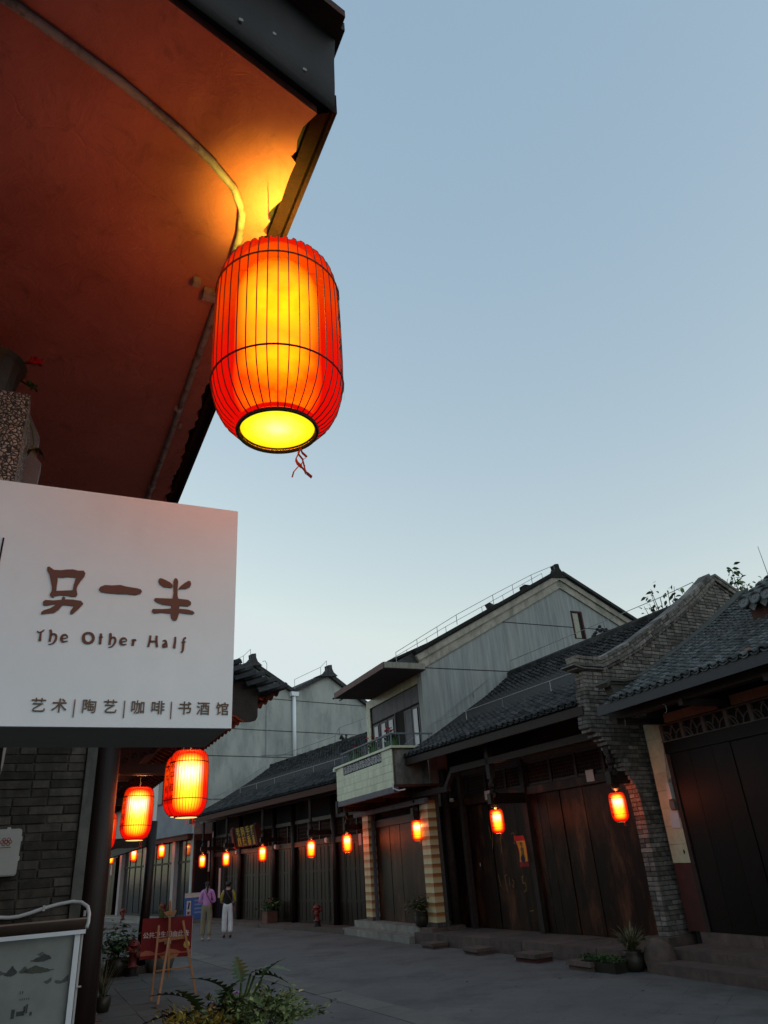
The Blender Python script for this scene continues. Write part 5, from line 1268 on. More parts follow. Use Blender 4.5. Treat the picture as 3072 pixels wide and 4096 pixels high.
# ================================================================== PANELLED SHOP (far dark timber house)
ph = thing('panelled_shop_house', 'long dark timber shop with panelled folding doors and grey tiled roof', 'building', 'H')
for j in range(14): MB().box(-.0 + R.uniform(-.015, .015), 1.2, -.2 + j * 1.02, .812 + j * 1.02, .001, .115 + R.uniform(-.004, .004)).build('kerb_slab', M_stone, ph)
MB().box(.95, 7.2, -1.0, 13.1, .1, 4.2).build('wall', M_dark, ph)
def leaf_door():
    m = MB(); w, h = .56, 2.33
    m.box(.0142, .05, 0, w, 0, h)
    for y0, y1, z0, z1 in ((0, .05, 0, h), (w - .05, w, 0, h)): m.box(0, .014, y0, y1, z0, z1)
    for z0 in (0, .62, 1.50, h - .07): m.box(.002, .014, .051, w - .051, z0, z0 + .07)
    m.box(.007, .014, w / 2 - .016, w / 2 + .016, .07, h - .07)
    return m
ld = leaf_door().mesh('door_leaf', mat('dark_panelled_door', (.010, .0036, .0024), (.005, .002, .0015), 5, .36, (14, 14, .6), bmp=.3, bd=.004, spec=.2)); cols = [1.55, 4.6, 6.25, 9.6, 12.75]
y = -.7; k = 0
while y < 12.6:
    if any(abs(y + .28 - c) < .30 for c in cols) and not any(abs(y - c) < .12 for c in cols): y += .02; 
    put('door_leaf', ld, ph, loc=(.80 + R.uniform(-.012, .012), y, .125)); y += .566; k += 1
for c in cols: MB().tube([(.74, c, .12), (.74, c, 3.9)], .095, 12).build('column', M_wood, ph, smooth=True)
MB().box(.72, .95, -.8, 12.8, 2.46, 2.62).build('lintel', M_plank, ph)
MB().box(.74, .95, -.8, 12.8, 3.2, 3.32).build('upper_beam', M_wood, ph)
for k in range(16):
    y0 = -.7 + k * .84
    fr = MB().box(.80, .86, y0, y0 + .07, 2.625, 3.195).build('window_post', M_wood, ph); l = MB()
    for i in range(9): l.box(.815, .83, y0 + .1 + i * .08, y0 + .112 + i * .08, 2.625, 3.195)
    for i in range(4): l.box(.817, .828, y0 + .08, y0 + .83, 2.72 + i * .12, 2.735 + i * .12)
    l.build('lattice', M_beam, fr)
for yy in (-.59, 1.79, 5.64, 9.24, 12.03):
    MB().box(-.1, .78, yy - .05, yy + .05, 2.72, 2.86).build('cantilever_beam', M_wood, ph)
    MB().lathe([(.03, 2.60), (.07, 2.66), (.05, 2.74), (.045, 2.8), (.08, 2.9), (.05, 3.0), (.05, 3.05), (.075, 3.12), (.055, 3.2), (.055, 3.85)], 8, (.0, yy, 0)).build('hanging_post', M_wood, ph)
    MB().tube([(-.06, yy, 2.60), (.0, yy, 2.62), (.06, yy + .03, 2.60)], .007, 4).build('tie_wire', M_pvc, ph)
MB().box(-.36, -.28, -.92, 12.95, 3.86, 4.04).build('eave_fascia', M_oldwood, ph)
MB().box(.10, .22, -.9, 12.9, 3.84, 3.95).build('eave_purlin', M_wood, ph)
tiled_slope(ph, -.34, 4.08, 3.65, 6.32, -.86, 12.9, M_tile2, .22, .15, 300, None, sag=.12)
m = MB()
for i in range(46): m.box(3.53, 3.77, -1 + i * .304, -.71 + i * .304, 6.30, 6.42 + .012 * (i % 2))
m.build('ridge_tiles', M_tile2, ph)
m = MB(); rr = random.Random(18)
for i in range(12): m.lathe([(.0, 0), (.06, .02), (.05, .08), (.0, .1)], 6, (3.65 + rr.uniform(-.1, .1), 5.85 + rr.uniform(-.25, .25), 6.42 + rr.uniform(0, .2)))
m.build('ridge_ornament', M_tile2, ph)
strap(ph, [(3.65, 12.7, 6.72), (3.65, 6.5, 6.72), (3.65, 6.1, 7.0), (3.65, -.8, 7.0)], .3, 1.5, .010)
strap(ph, [(.5, 12.6, 4.95), (.5, 4, 4.95), (.5, -.6, 4.95)], .2, 1.5, .010)
strap(ph, [(3.3, 12.9, 6.35), (1.8, 12.9, 5.5), (.0, 12.9, 4.5)], .18, .9, .009)
for y, z in ((9.73, 2.53), (5.89, 2.55), (1.9, 2.56)):
    o = MB().lathe([(.001, -.02), (.06, -.01), (.085, .03), (.07, .07)], 12).build('door_lamp', M_plastic, ph); o.location = (.66, y, z); o.rotation_euler = (0, -math.pi / 2, 0)
for y, z0, z1, w in ((11.6, .88, 2.0, .22), (13.0, 1.9, 2.7, .16), (13.15, 2.65, 3.15, .2), (12.6, 3.25, 3.5, .12), (-.25, 2.3, 2.62, .16)): MB().box(.64, .655, y - w / 2, y + w / 2, z0, z1).build('hanging_notice', mat('pink_paper', (.45, .30, .30), (.38, .25, .25), 10, .8, bmp=0), ph)
sbd = thing('gold_lettered_board', 'tilted black shop board with eight gold characters and red scroll ends', 'sign', 'H', (.35, 8.0, 3.05))
b = MB().box(-.03, .03, -1.05, 1.15, -.36, .36).build('board', M_black, sbd)
for yy, mm in ((1.2, M_red), (-1.1, M_oldwood)):
    MB().prism([(-.42, 0), (-.30, .12), (.36, .12), (.45, 0), (.36, -.10), (-.30, -.10)], 'y', yy - .06, yy + .16).build('scroll_end', mm, sbd)
for r, s in enumerate(('老妈手擀', '麻辣香面')):
    for i, ch in enumerate(s): put('character', text_mesh(ch, .36, M_goldp, .004, .006), sbd, loc=(-.04, .72 - i * .50, .18 - r * .36), rot=FX)
sbd.rotation_euler = (0, rad(-14), RZ('H'))
for n_ in sbd.children:
    if n_.name.startswith('scroll_end'): n_.rotation_euler = (0, math.pi / 2, 0)
# ================================================================== GREY GABLED BUILDING with glass shopfront
gb = thing('grey_gabled_building', 'large grey rendered building with twin gables and a glass shopfront below', 'building', 'G')
GP = [(0, .15), (0, 9.9), (2.7, 11.42), (5.15, 10.15), (7.42, 11.28), (10.6, 9.4), (10.6, .15)]
MB().prism(GP, 'y', -5.3, -5.05).build('side_wall', M_gwall, gb)
for z in (4.93, 6.88, 8.18, 9.79):
    MB().box(.0, 10.4 if z < 9 else 9.8, -5.312, -5.298, z - .016, z + .016).build('wall_joint', mat('joint_dark_grey', (.05, .055, .055), None, 8, .9, bmp=0), gb)  # thin dark grey strips laid on the wall as joint lines
MB().box(0, .25, -5.04, 5.2, 3.47, 9.9).build('front_wall', M_blue, gb)
MB().box(.26, 10, -5, 5.2, 3.3, 9.8).build('body', M_dark, gb)
for y0, y1 in ((-3.6, -1.9), (-1.2, .4), (1.4, 3.2)):
    fr = MB().box(-.03, .02, y0, y1, 5.05, 5.13).box(-.03, .02, y0, y0 + .07, 5.13, 6.9).box(-.03, .02, (y0 + y1) / 2 - .03, (y0 + y1) / 2 + .03, 5.13, 6.9).box(-.03, .02, y1 - .07, y1, 5.13, 6.9).build('window_frame', M_black, gb)
    MB().box(-.012, -.002, y0 + .07, y1 - .07, 5.13, 6.9).build('pane', M_glass, fr)
MB().box(-.25, .0, -5.2, 5.3, 3.27, 3.46).build('shopfront_fascia', M_oldwood, gb)
MB().box(-.30, .0, -5.25, 5.3, 3.462, 3.50).build('drip_ledge', M_oldwood, gb)
for y0 in (4.15, .35, -3.3): MB().box(-.05, .30, y0 - .02, y0 + .30, .17, 3.27).build('pier', mat('pale_pink_pier', (.34, .31, .31), (.26, .235, .235), 3, .7), gb)
for a, b_ in ((-5.1, -3.33), (-2.98, .32), (.67, 4.12)):
    n = max(2, round((b_ - a) / .8)); w = (b_ - a) / n
    for i in range(n):
        fr = MB().box(.12, .18, a + i * w, a + i * w + .07, .17, 3.26).box(.12, .18, a + i * w + .07, a + (i + 1) * w, 2.33, 2.42).box(.12, .18, a + i * w + .07, a + (i + 1) * w, .17, .26).build('glazing_bar', M_black, gb)
        MB().box(.145, .155, a + i * w + .07, a + (i + 1) * w, 2.42, 3.26).build('pane', M_glass, fr)
        MB().box(.145, .155, a + i * w + .07, a + (i + 1) * w, .26, 2.33).build('pane', M_glass, fr)
MB().box(1.2, 1.3, -5, 5.1, .17, 3.27).build('room_back_wall', M_wood, gb)
MB().box(.2, 1.3, -5, 5.1, .1, .17).build('room_floor', M_beam, gb)
for r_ in range(12): MB().box(.05, .05 + .01, -4.9 + r_ * .3, -4.62 + r_ * .3, .17, .171)
for j in range(11): MB().box(-1.1, -.05, -5.6 + j * 1.3, -4.31 + j * 1.3, .001, .10).build('platform_slab', M_marble, gb); MB().box(-.6, .15, -5.6 + j * 1.3, -4.31 + j * 1.3, .102, .17).build('platform_slab', M_marble, gb)
fr = MB().box(.02, 1.5, -5.36, -5.305, 3.2, 3.46).box(.02, .10, -5.36, -5.305, .17, 3.2).box(.72, .80, -5.36, -5.305, .17, 3.2).box(1.42, 1.5, -5.36, -5.305, .17, 3.2).box(.1, .72, -5.36, -5.305, 2.3, 2.4).box(.8, 1.42, -5.36, -5.305, 2.3, 2.4).build('side_shop_window', M_oldwood, gb)
for x0, x1 in ((.1, .72), (.8, 1.42)):
    for z0, z1 in ((.17, 2.3), (2.4, 3.2)): MB().box(x0, x1, -5.335, -5.32, z0, z1).build('pane', M_glass, fr)
# roofs of the twin gables
for (xa, za, xp, zp, xb, zb) in ((-.3, 9.72, 2.7, 11.42, 5.15, 10.15), (5.15, 10.15, 7.42, 11.28, 10.8, 9.3)):
    m = MB(); m.prism([(xa, za), (xp, zp), (xb, zb), (xb, zb + .22), (xp, zp + .24), (xa, za + .2)], 'y', -5.5, 5.5); m.build('roof_verge', M_tile2, gb)
    m = MB(); m.prism([(xp - .9, zp - .15), (xp - .30, zp + .12), (xp - .10, zp + .35), (xp - .12, zp + .55), (xp + .12, zp + .60), (xp + .14, zp + .38), (xp + .24, zp + .18), (xp + .5, zp)], 'y', -5.6, -5.2); m.build('ridge_end', M_tile2, gb)
    strap(gb, [(xa + .1, -5.4, za + .75), (xp - .5, -5.4, zp + .45), (xp - .1, -5.4, zp + .85)], .5, 1.2, .012)
MB().tube([(5.22, -5.38, 6.3), (5.22, -5.38, 10.0)], .10, 12).build('drainpipe', M_white, gb, smooth=True)
MB().prism([(5.02, 10.0), (5.42, 10.0), (5.46, 10.22), (4.98, 10.22)], 'y', -5.52, -5.3).build('rainwater_head', M_white, gb)
MB().tube([(3.6, -5.33, 6.9), (3.6, -5.33, 11.6), (3.5, -5.33, 11.75), (3.35, -5.33, 11.7)], .016, 5).build('wall_cable', M_wire, gb)
MB().tube([(3.35, -5.34, 6.95), (6, -5.34, 7.1), (9, -5.34, 8.0)], .012, 5).build('loose_cable', M_wire, gb)
# dark timber house closing the street
kh = thing('end_timber_house', 'dark timber shop closing the street at the far left', 'building', 'G', (0, 5.3, 0))
MB().box(.1, 5, 0, 12, .1, 5).build('wall', M_nplank, kh)
for i in range(24): MB().box(.03 + R.uniform(-.01, .01), .09, .02 + i * .5, .49 + i * .5, .17, 2.75).build('door_leaf', M_plank, kh)
MB().box(0, .1, 0, 12, 2.76, 2.95).build('lintel', M_wood, kh)
MB().box(-1.0, .1, 0, 14, .001, .165).build('platform', M_marble, kh)
MB().prism([(-.9, 3.35), (-.9, 3.5), (4, 6.2), (4, 6.0)], 'y', -.1, 12).build('roof', M_tile2, kh)
MB().box(.0, .06, .5, .75, 2.1, 2.6).build('paper_notice', M_paper, kh)

# ================================================================== STREET THINGS
def hydrant(label, loc, s, rot=0, grp='fire hydrants on the street'):
    t = thing('fire_hydrant', label, 'hydrant', None, loc, rot, grp); t.scale = (s,) * 3
    MB().lathe([(.14, 0), (.14, .03), (.10, .035), (.10, .16), (.115, .165)], 16).build('base', M_black, t)
    MB().lathe([(.13, .165), (.13, .19), (.085, .20), (.078, .25), (.082, .42), (.11, .44), (.11, .47), (.08, .48), (.08, .55)], 18).build('barrel', M_red, t, smooth=True)
    MB().lathe([(.125, .55), (.13, .575), (.115, .62), (.075, .66), (.03, .675), (.03, .71), (.001, .712)], 18).build('bonnet', M_red, t, smooth=True)
    for a in (0, 180, -90):
        o = MB().lathe([(.045, 0), (.045, .06), (.06, .062), (.06, .10), (.04, .11), (.001, .11)], 14).build('outlet', M_red, t)
        o.rotation_euler = (math.pi / 2, 0, rad(a + 90)); o.location = (.07 * math.cos(rad(a)), .07 * math.sin(rad(a)), .50 if a != -90 else .40)
    MB().tube([(.1, -.08, .36), (.12, -.1, .3), (.08, -.1, .26)], .006, 4).build('chain', M_black, t)
    return t
hydrant('red hydrant with domed cap beside the thin pole and easel', W('L', 1.91, 11.75, 0), .97, RZ('L') + .6)
hydrant('red hydrant with black foot in front of the panelled doors', W('H', .27, 1.96, .115), .90, RZ('H') - .8)
hydrant('far red hydrant left of the thin pole by the timber shop', (-13.9, 38.5, 0), .86, .3)
hydrant('far dark red hydrant near the blue standing board', W('G', -.75, -4.05, .10), 1.0, 1.0)
# planters round the pole
def bucket(name, label, loc, r, h, m, rot=0): 
    t = thing(name, label, 'planter', None, loc, rot)
    MB().lathe([(r * .8, 0), (r, h * .5), (r * 1.02, h), (r * .9, h), (r * .85, h * .85)], 18).build('pot', m, t, smooth=True)
    MB().lathe([(.001, h * .88), (r * .86, h * .88)], 18, cap=False).build('soil', M_soil, t); return t
t = bucket('leafy_planter', 'dark pot of leafy shrub left of the near hydrant', W('L', 1.62, 12.0, 0), .24, .34, M_pot)
leaves('foliage', M_leafd, t, [((R.gauss(0, .20), R.gauss(0, .2), .55 + R.gauss(0, .16)), (R.uniform(-1, 1), R.uniform(-1, 1), .1)) for _ in range(520)], .12, .055, 14)
for k in range(7): stem(t, [(0, 0, .3), (R.uniform(-.25, .2), R.uniform(-.2, .2), .7)], .007, M_bark)
t = bucket('reed_planter', 'stone pot of upright green reeds behind the red poster', W('L', 2.50, 11.95, 0), .30, .42, M_cement)
blades('reeds', mat('bright_reed', (.08, .16, .03), (.04, .09, .02), 10, .5, var=.3), t, (0, 0, .38), 34, .95, .018, .22, 9, droop=.3)
t = bucket('grass_clump', 'dry grass clump poking out behind the thick dark column', W('L', .95, 7.4, 0), .12, .22, M_pot)
blades('grass', M_dry, t, (0, 0, .2), 40, .75, .010, .7, 19)
# easel and poster
es = thing('wooden_easel', 'orange pine easel holding a red poster on the pavement', 'easel', 'L', (2.93, 8.05, 0))
E0 = Vector(W('L', 0, 0)); 
es.location = (-4.14, 13.8, 0)
def leg(a, b, w=.035, h=.022): return MB().bar(a, b, w, h, (0, 1, 0)).build('leg', M_easel, es)
leg((-.24, .0, 0), (-.15, .30, 1.06)); leg((.50, .1, .0), (.26, .32, 1.10)); leg((-.20, -.42, 0), (.02, .22, .86), .038)
MB().bar((.06, .30, .28), (.02, .34, 1.42), .036, .024, (0, 1, 0)).build('mast', M_easel, es)
MB().bar((-.16, .22, .40), (.44, .26, .40), .03, .022, (0, 0, 1)).build('cross_bar', M_easel, es)
MB().bar((-.17, .31, .83), (.32, .31, .85), .02, .045, (0, 0, 1)).build('cross_bar', M_easel, es)
MB().prism([(-.08, 1.255), (.14, 1.265), (.12, 1.215), (.03, 1.20), (-.05, 1.21)], 'y', .30, .38).build('top_clamp', M_easel, es)
MB().prism([(-.10, .60), (.22, .61), (.18, .56), (.05, .53), (-.05, .55)], 'y', .32, .42).build('tray', M_easel, es)
MB().bar((.0, .20, .70), (.05, .28, .78), .02, .02).build('brace', M_easel, es)
ps = thing('red_poster', 'red poster board with pale lettering leaning on the easel', 'poster', 'L', (0, 0, 0)); ps.location = es.matrix_basis @ Vector((.0, .40, .86)); ps.rotation_euler = (rad(-8), rad(1.8), RZ('L'))
MB().box(-.415, .44, 0, .012, -.30, .31).build('board', M_poster, ps)
MB().box(.4402, .446, -.002, .012, -.30, .31).build('board_edge', M_paper, ps)
put('lettering', text_mesh('公共卫生间由此去', .098, M_textw, .001, .0015), ps, loc=(.0, -.003, .045), rot=FY)
MB().box(-.02, .09, -.003, 0, -.10, -.045).build('white_label', M_paper, ps)
m = MB(); pts = [(-.41, -.22)] + [(-.41 + .085 * i, -.20 + .03 * math.sin(i * 1.3)) for i in range(11)] + [(.435, -.24), (-.41, -.25)]
m.prism(pts, 'y', -.002, 0).build('orange_wave', mat('orange_print', (.35, .09, .03), (.28, .06, .02), 10, .5, bmp=0), ps)
o = MB().lathe([(.001, 0), (.055, 0), (.055, .002), (.001, .002)], 20).build('gold_medallion', M_goldp, ps); o.rotation_euler = (math.pi / 2, 0, 0); o.location = (.36, 0, -.12)
# standing boards by the far corner
bs = thing('blue_standing_board', 'blue and white standing information board beside the woman in lilac', 'information board', None, (-9.35, 34.6, 0), rad(20))
MB().box(-.48, .48, -.03, .03, .06, 1.12).build('panel', M_bluep, bs)
MB().box(-.47, .47, -.034, -.0305, .94, 1.115).build('white_header', M_textw, bs)
MB().box(-.38, -.20, -.034, -.0305, .28, .82).build('white_picture', M_textw, bs); MB().box(-.34, -.24, -.037, -.0345, .31, .42).build('red_spot', M_red, bs); MB().bar((-.31, -.0355, .5), (-.27, -.0355, .76), .002, .06, (1, 0, 0)).build('figure_print', M_navy, bs)
for i, z in enumerate((.78, .63, .48, .33)): MB().box(-.06, .40 - .05 * i, -.034, -.0305, z, z + .07).build('text_line', mat('pale_blue_line', (.20, .30, .55), None, 6, .5, bmp=0), bs)
for x in (-.4, .36): MB().box(x, x + .05, -.25, .25, 0, .10).build('foot', M_black, bs)
lb = thing('green_notice_cabinet', 'pale green notice cabinet with a lit metal top behind the woman in lilac', 'notice cabinet', None, (-9.1, 36.6, 0), rad(20))
MB().box(-.36, .36, 0, .3, 1.15, 2.10).build('cabinet', M_greenp, lb); MB().prism([(-.42, 2.10), (.42, 2.10), (.42, 2.15), (.3, 2.24), (-.3, 2.24), (-.42, 2.15)], 'y', -.06, .36).build('cap', MATS['tan_metal_cap'], lb)
for x in (-.32, .26): MB().box(x, x + .06, .1, .16, 0, 1.15).build('leg', M_rail, lb)
MB().prism([(-.2, 1.2), (.1, 1.2), (.12, 1.4), (.0, 1.55), (-.12, 1.4)], 'y', -.004, 0).build('leaf_print', M_moss, lb)
pb = thing('brick_planter', 'square brick planter with red flowers at the panelled doors', 'planter', 'H', (.42, 5.9, .115))
MB().box(-.2, .2, -.22, .22, 0, .36).build('box', M_clay, pb)
leaves('foliage', M_leafd, pb, [((R.gauss(0, .14), R.gauss(0, .16), .50 + R.gauss(0, .09)), (R.uniform(-1, 1), R.uniform(-1, 1), .3)) for _ in range(260)], .11, .06, 24)
for q in range(7): flower(pb, (R.uniform(-.2, .1), R.uniform(-.2, .2), .55 + R.uniform(0, .14)), .05, M_flower, q)

# ================================================================== FOREGROUND PLANTER
fg = thing('street_planter', 'round street planter crowded with shrubs at the bottom edge', 'planter', None, (-1.50, 7.05, 0))
MB().lathe([(.30, 0), (.40, .35), (.43, .60), (.39, .60), (.37, .54)], 24).build('bowl', M_cement, fg, smooth=True)
MB().lathe([(.001, .55), (.37, .55)], 24, cap=False).build('soil', M_soil, fg)
def bush(name, label, loc, m, n, sx, sy, z0, z1, l, w, seed, upb=.15):
    t = thing(name, label, 'shrub', None, loc); r = random.Random(seed); pts = []
    twigs = []
    for k in range(26):
        a = r.uniform(0, 6.28); q = r.uniform(.3, 1) ** .7; e = Vector((math.cos(a) * sx * q, math.sin(a) * sy * q, z0 + (z1 - z0) * (r.uniform(.25, 1) * (1.15 - q * .6)))); s = Vector((0, 0, z0 - .1))
        pp = [s, s.lerp(e, .5) + Vector((0, 0, .06)), e]; twigs.append(pp)
        for i in range(n // 26):
            u = r.uniform(.35, 1.05); p = s.lerp(e, u) + Vector((r.gauss(0, .035), r.gauss(0, .035), r.gauss(0, .03) + .05 * (1 - abs(2 * u - 1)))); d = (e - s).normalized() + Vector((r.gauss(0, .7), r.gauss(0, .7), r.gauss(0, .4))); pts.append((p, d))
    for pp in twigs: stem(t, pp, .004, M_bark)
    leaves('foliage', m, t, pts, l, w, seed, upb=upb); return t, pts
b1, _ = bush('variegated_shrub', 'bushy shrub with small cream edged leaves on the right of the street planter', (-1.27, 7.02, .55), M_leafv, 1100, .56, .40, .14, .36, .062, .034, 31)
b2, _ = bush('yellowing_shrub', 'yellowing shrub at the left front of the street planter', (-1.76, 6.85, .55), M_leafy, 480, .36, .3, .12, .34, .062, .034, 33)
b3, _ = bush('dark_shrub', 'dark green shrub filling the back of the street planter', (-1.52, 7.25, .55), M_leafd, 520, .42, .36, .12, .42, .075, .04, 35)
pd = thing('philodendron', 'philodendron with big deeply lobed leaves rising above the shrubs', 'plant', None, (-1.50, 7.0, .55)); pd.scale = (1.3, 1.3, 1.05)
specs = [((-.05, -.1, .36), (-.6, -.3, .8), .26, 8), ((.16, -.05, .42), (.4, -.2, .8), .22, 9), ((-.3, .0, .3), (-.9, .1, .6), .26, 10), ((.08, .0, .46), (.8, -.1, .35), .25, 0), ((.02, .0, .40), (-.2, .2, 1), .20, 1), ((.10, .02, .44), (.8, -.1, .1), .24, 2), ((-.28, -.05, .22), (-1, -.2, .25), .34, 3), ((-.22, -.1, .25), (-.3, -.3, .9), .24, 4), ((-.15, -.08, .14), (-1, -.3, -.15), .34, 5), ((-.1, 0, .28), (.3, -.3, .9), .22, 6), ((.0, -.1, .3), (.7, -.5, .3), .26, 7)]
for p, d, l, s in specs:
    b = leaf_poly(l, l * .62, 7, .45, s, 9); mm = orient(p, d, R.uniform(-.5, .5))
    o = b.build('leaf', M_leafd, pd, smooth=False); o.matrix_basis = mm
    stem(pd, [(0, 0, 0), (p[0] * .5, p[1] * .5, p[2] * .65), p], .008)
for (x, y, z) in ((-.15, -.12, .30), (.02, -.16, .36)): flower(pd, (x, y, z), .025, M_vflower, 3)

mh_ = thing('manhole_cover', 'dark round manhole cover in the far street left of the thin pole', 'manhole cover', None, (-12.6, 34.2, 0))
MB().lathe([(.001, .006), (.50, .006), (.52, .0), (.001, .0)], 28).build('plate', M_black, mh_)
MB().lathe([(.52, .0), (.62, .0), (.62, .008), (.52, .008)], 28).build('rim', M_beam, mh_)
lt = thing('litter_scrap', 'scrap of pink paper lying on the road at the bottom right', 'litter', None, (2.28, 8.9, .004))
MB().add([(-.05, 0, .0), (.0, -.03, .012), (.06, .0, .0), (.01, .035, .004)], [(0, 1, 2, 3)]).build('paper', mat('pink_litter', (.5, .25, .24), None, 20, .8), lt)
rr = random.Random(77)
dl = bpy.data.objects.new('fallen_leaves', None)
m = MB()
for i in range(260):
    x, y = rr.uniform(-7, 4), rr.uniform(6, 30); a = rr.uniform(0, 6.28); l = rr.uniform(.015, .04)
    c_, s_ = math.cos(a) * l, math.sin(a) * l
    m.add([(x - c_, y - s_, .003), (x + s_ * .5, y - c_ * .5, .010), (x + c_, y + s_, .004), (x - s_ * .5, y + c_ * .5, .006)], [(0, 1, 2, 3)])
o = m.build('fallen_leaves', M_dry); o['kind'] = 'stuff'; tag(o, 'scattered tiny dry leaves and grit on the road', 'leaves')
bpy.data.objects.remove(dl)
# ================================================================== TREES behind the roofs
def tree(label, loc, h, sx, n, seed, m=None, leafy=True):
    t = thing('tree', label, 'tree', None, loc); r = random.Random(seed)
    MB().tube([(0, 0, 0), (.05, .03, h * .5), (0, .0, h * .8)], [.10, .07, .04], 8).build('trunk', M_bark, t)
    pts = []
    for k in range(16 if leafy else 2):
        a = r.uniform(0, 6.28); e = Vector((math.cos(a) * sx * r.uniform(.2, 1), math.sin(a) * sx * r.uniform(.2, .8), h * r.uniform(.78, 1.08))); s = Vector((0, 0, h * r.uniform(.5, .78)))
        MB().tube([s, s.lerp(e, .55) + Vector((0, 0, .1)), e], [.028, .016, .006] if leafy else [.012, .009, .005], 5).build('limb', M_bark, t)
        for i in range(n // 16):
            u = r.uniform(.45, 1.05); pts.append((s.lerp(e, u) + Vector((r.gauss(0, .09), r.gauss(0, .09), r.gauss(0, .08))), (r.gauss(0, 1), r.gauss(0, 1), r.gauss(0, .5) - .3)))
    if leafy: leaves('crown', m or M_leafd, t, pts, .17, .085, seed, upb=-.1)
    return t
tree('slender leafy tree rising between the grey gable and the brick fire wall', (7.15, 17.9, 0), 7.35, .75, 260, 41)
tree('dense small leaved tree behind the brick wall peak', (9.0, 17.5, 0), 7.55, .8, 900, 43)
tt = tree('bare upright twig at the right edge of the sky', (8.05, 14.2, 0), 7.0, .12, 16, 47, leafy=False)

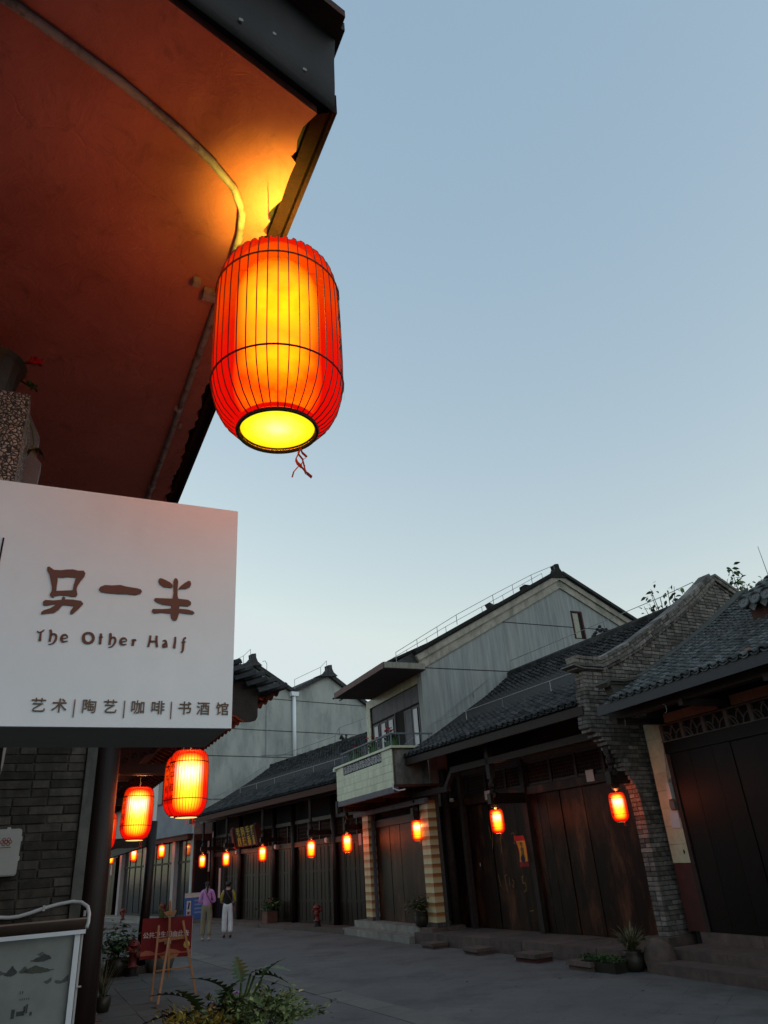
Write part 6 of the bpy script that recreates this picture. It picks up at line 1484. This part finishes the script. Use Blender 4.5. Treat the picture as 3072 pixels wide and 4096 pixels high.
# ================================================================== PEOPLE
def skin(name, V, E, Rd, m, parent, sub=2, root=0):
    me = bpy.data.meshes.new(name); me.from_pydata([tuple(v) for v in V], E, []); me.materials.append(m)
    o = put(name, me, parent); md = o.modifiers.new('skin', 'SKIN'); md.use_smooth_shade = True
    for i, r in enumerate(Rd):
        sv = me.skin_vertices[0].data[i]; sv.radius = r if isinstance(r, tuple) else (r, r); sv.use_root = (i == root)
    s = o.modifiers.new('sub', 'SUBSURF'); s.levels = sub; s.render_levels = sub
    return o
def person(label, loc, rot, h, top_m, trouser_m, folded, bag_side, vest=False, shoe=M_shoe, stride=.10):
    t = thing('person', label, 'person', None, loc, rot); t.scale = (h / 1.6,) * 3
    # faces +y; x right
    S = stride
    hipL, hipR = (-.085, 0, .83), (.085, 0, .83)
    knL, knR = (-.095, S * .4, .46), (.095, -S * .3 + .03, .46); anL, anR = (-.10, S * .3, .09), (.10, -S, .09 + S * .25)
    if folded: elL, elR, wrL, wrR = (-.235, .03, 1.03), (.235, .03, 1.03), (-.02, .19, 1.06), (.03, .17, 1.02)
    else: elL, elR, wrL, wrR = (-.225, .0, 1.02), (.225, .0, 1.02), (-.12, .17, .93), (.13, .18, .95)
    V = [(0, 0, .88), (0, .0, 1.05), (0, -.01, 1.22), (0, -.01, 1.34), (0, 0, 1.40), (0, .01, 1.49), (0, .015, 1.56),
         hipL, knL, anL, (anL[0], anL[1] + .10, .035), hipR, knR, anR, (anR[0], anR[1] + .10, .035),
         (-.15, -.01, 1.31), elL, wrL, (.15, -.01, 1.31), elR, wrR]
    E = [(0, 1), (1, 2), (2, 3), (3, 4), (4, 5), (5, 6), (0, 7), (7, 8), (8, 9), (9, 10), (0, 11), (11, 12), (12, 13), (13, 14), (3, 15), (15, 16), (16, 17), (3, 18), (18, 19), (19, 20)]
    Rd = [(.13, .10), (.105, .085), (.125, .09), (.09, .07), .048, .088, .072, .085, .055, .037, .035, .085, .055, .037, .035, .052, .036, .026, .052, .036, .026]
    for wr, sx in ((17, 1), (20, -1)):
        b = Vector(V[wr])
        for q in range(5):
            i = len(V); d = Vector((sx * .06, .03, -.01 + (q - 2) * .012)) * (1 if q else .8)
            V += [tuple(b + Vector((sx * .03, .01, (q - 2) * .012))), tuple(b + d + Vector((0, .01 * (q % 2), 0)))]
            E += [(wr, i), (i, i + 1)]; Rd += [.011, .009]
    skin('body', V, E, Rd, M_skin, t, 2)
    for sx in (-1, 1): MB().lathe([(.001, -.008), (.009, 0), (.001, .008)], 8, (sx * .032, .098, 1.505)).build('eye', M_ink, t)
    MB().lathe([(.012, 0), (.008, .03), (.002, .045)], 6, (0, .105, 1.465)).build('nose', M_skin, t)
    # trousers
    TV = [(0, 0, 1.02), (0, 0, .84), hipL, knL, (anL[0], anL[1], .13), hipR, knR, (anR[0], anR[1], .13)]
    TE = [(0, 1), (1, 2), (2, 3), (3, 4), (1, 5), (5, 6), (6, 7)]
    skin('trousers', TV, TE, [(.138, .108), (.150, .118)] + [(.098, .102), (.078, .082), (.066, .07)] * 2 if folded else [(.138, .108), (.150, .118)] + [(.100, .104), (.084, .088), (.078, .082)] * 2, trouser_m, t, 2)
    # top with sleeves
    sl = wrL if folded else ((elL[0] * .9 + wrL[0] * .1), elL[1], elL[2]); srr = wrR if folded else ((elR[0] * .9 + wrR[0] * .1), elR[1], elR[2])
    UV = [(0, 0, .86 if folded else .83), (0, 0, 1.05), (0, -.01, 1.22), (0, -.01, 1.345), (-.15, -.01, 1.315), (.15, -.01, 1.315)]
    UE = [(0, 1), (1, 2), (2, 3), (3, 4), (3, 5)]; UR = [(.148, .118), (.135, .108), (.148, .108), (.075, .070), .066, .066]
    if folded:
        UV += [elL, tuple(Vector(elL).lerp(Vector(wrL), .85)), elR, tuple(Vector(elR).lerp(Vector(wrR), .85))]; UE += [(4, 6), (6, 7), (5, 8), (8, 9)]; UR += [.052, .04, .052, .04]
        skin('cardigan', UV, UE, UR, top_m, t, 2)
    else:
        skin('top', UV, UE, UR, top_m, t, 2)
        for e_, s0 in ((elL, -1), (elR, 1)):
            skin('sleeve', [(s0 * .165, -.01, 1.29), (s0 * .20, -.005, 1.17), tuple(e_)], [(0, 1), (1, 2)], [.056, .052, .044], M_yellow, t, 1)
        skin('shirt_tail', [(-.10, -.02, .90), (.10, -.02, .90)], [(0, 1)], [(.075, .05), (.075, .05)], top_m, t, 1)
    for a in (anL, anR):
        skin('shoe', [(a[0], a[1] - .05, .05), (a[0], a[1] + .03, .05), (a[0], a[1] + .13, .035)], [(0, 1), (1, 2)], [.045, .048, .036], shoe, t, 1)
    # hair
    if folded: skin('hair', [(0, 0, 1.575), (0, -.015, 1.54), (0, -.045, 1.49), (0, -.095, 1.46), (0, -.115, 1.36), (.0, -.11, 1.27)], [(0, 1), (1, 2), (2, 3), (3, 4), (4, 5)], [.075, .098, .080, .032, .030, .014], M_hair, t, 2)
    else: skin('hair', [(0, 0, 1.575), (0, -.015, 1.54), (0, -.035, 1.48), (0, -.05, 1.43)], [(0, 1), (1, 2), (2, 3)], [.075, .100, .088, .045], M_hair, t, 2)
    s = bag_side
    MB().tube([(-s * .10, .05, 1.38), (-s * .09, -.06, 1.375), (0, -.125, 1.22), (s * .10, -.13, 1.07), (s * .165, -.10, .93), (s * .19, -.02, .86)], .011, 5).build('bag_strap', M_bag, t)
    if not folded: MB().prism([(-.09, .70), (.09, .70), (.10, .86), (-.08, .88)], 'x', s * .17, s * .17 + .07).build('shoulder_bag', M_bag, t)
    return t
person('woman seen from behind in a lilac cardigan and khaki trousers, hair tied back', (-6.34, 24.77, 0), rad(12), 1.60, M_pink, M_khaki, True, 1)
person('woman seen from behind in a black top with yellow sleeves and wide white trousers', (-5.80, 25.25, 0), rad(8), 1.56, M_blacktop, M_whitep, False, 1, shoe=M_pot, stride=.02)
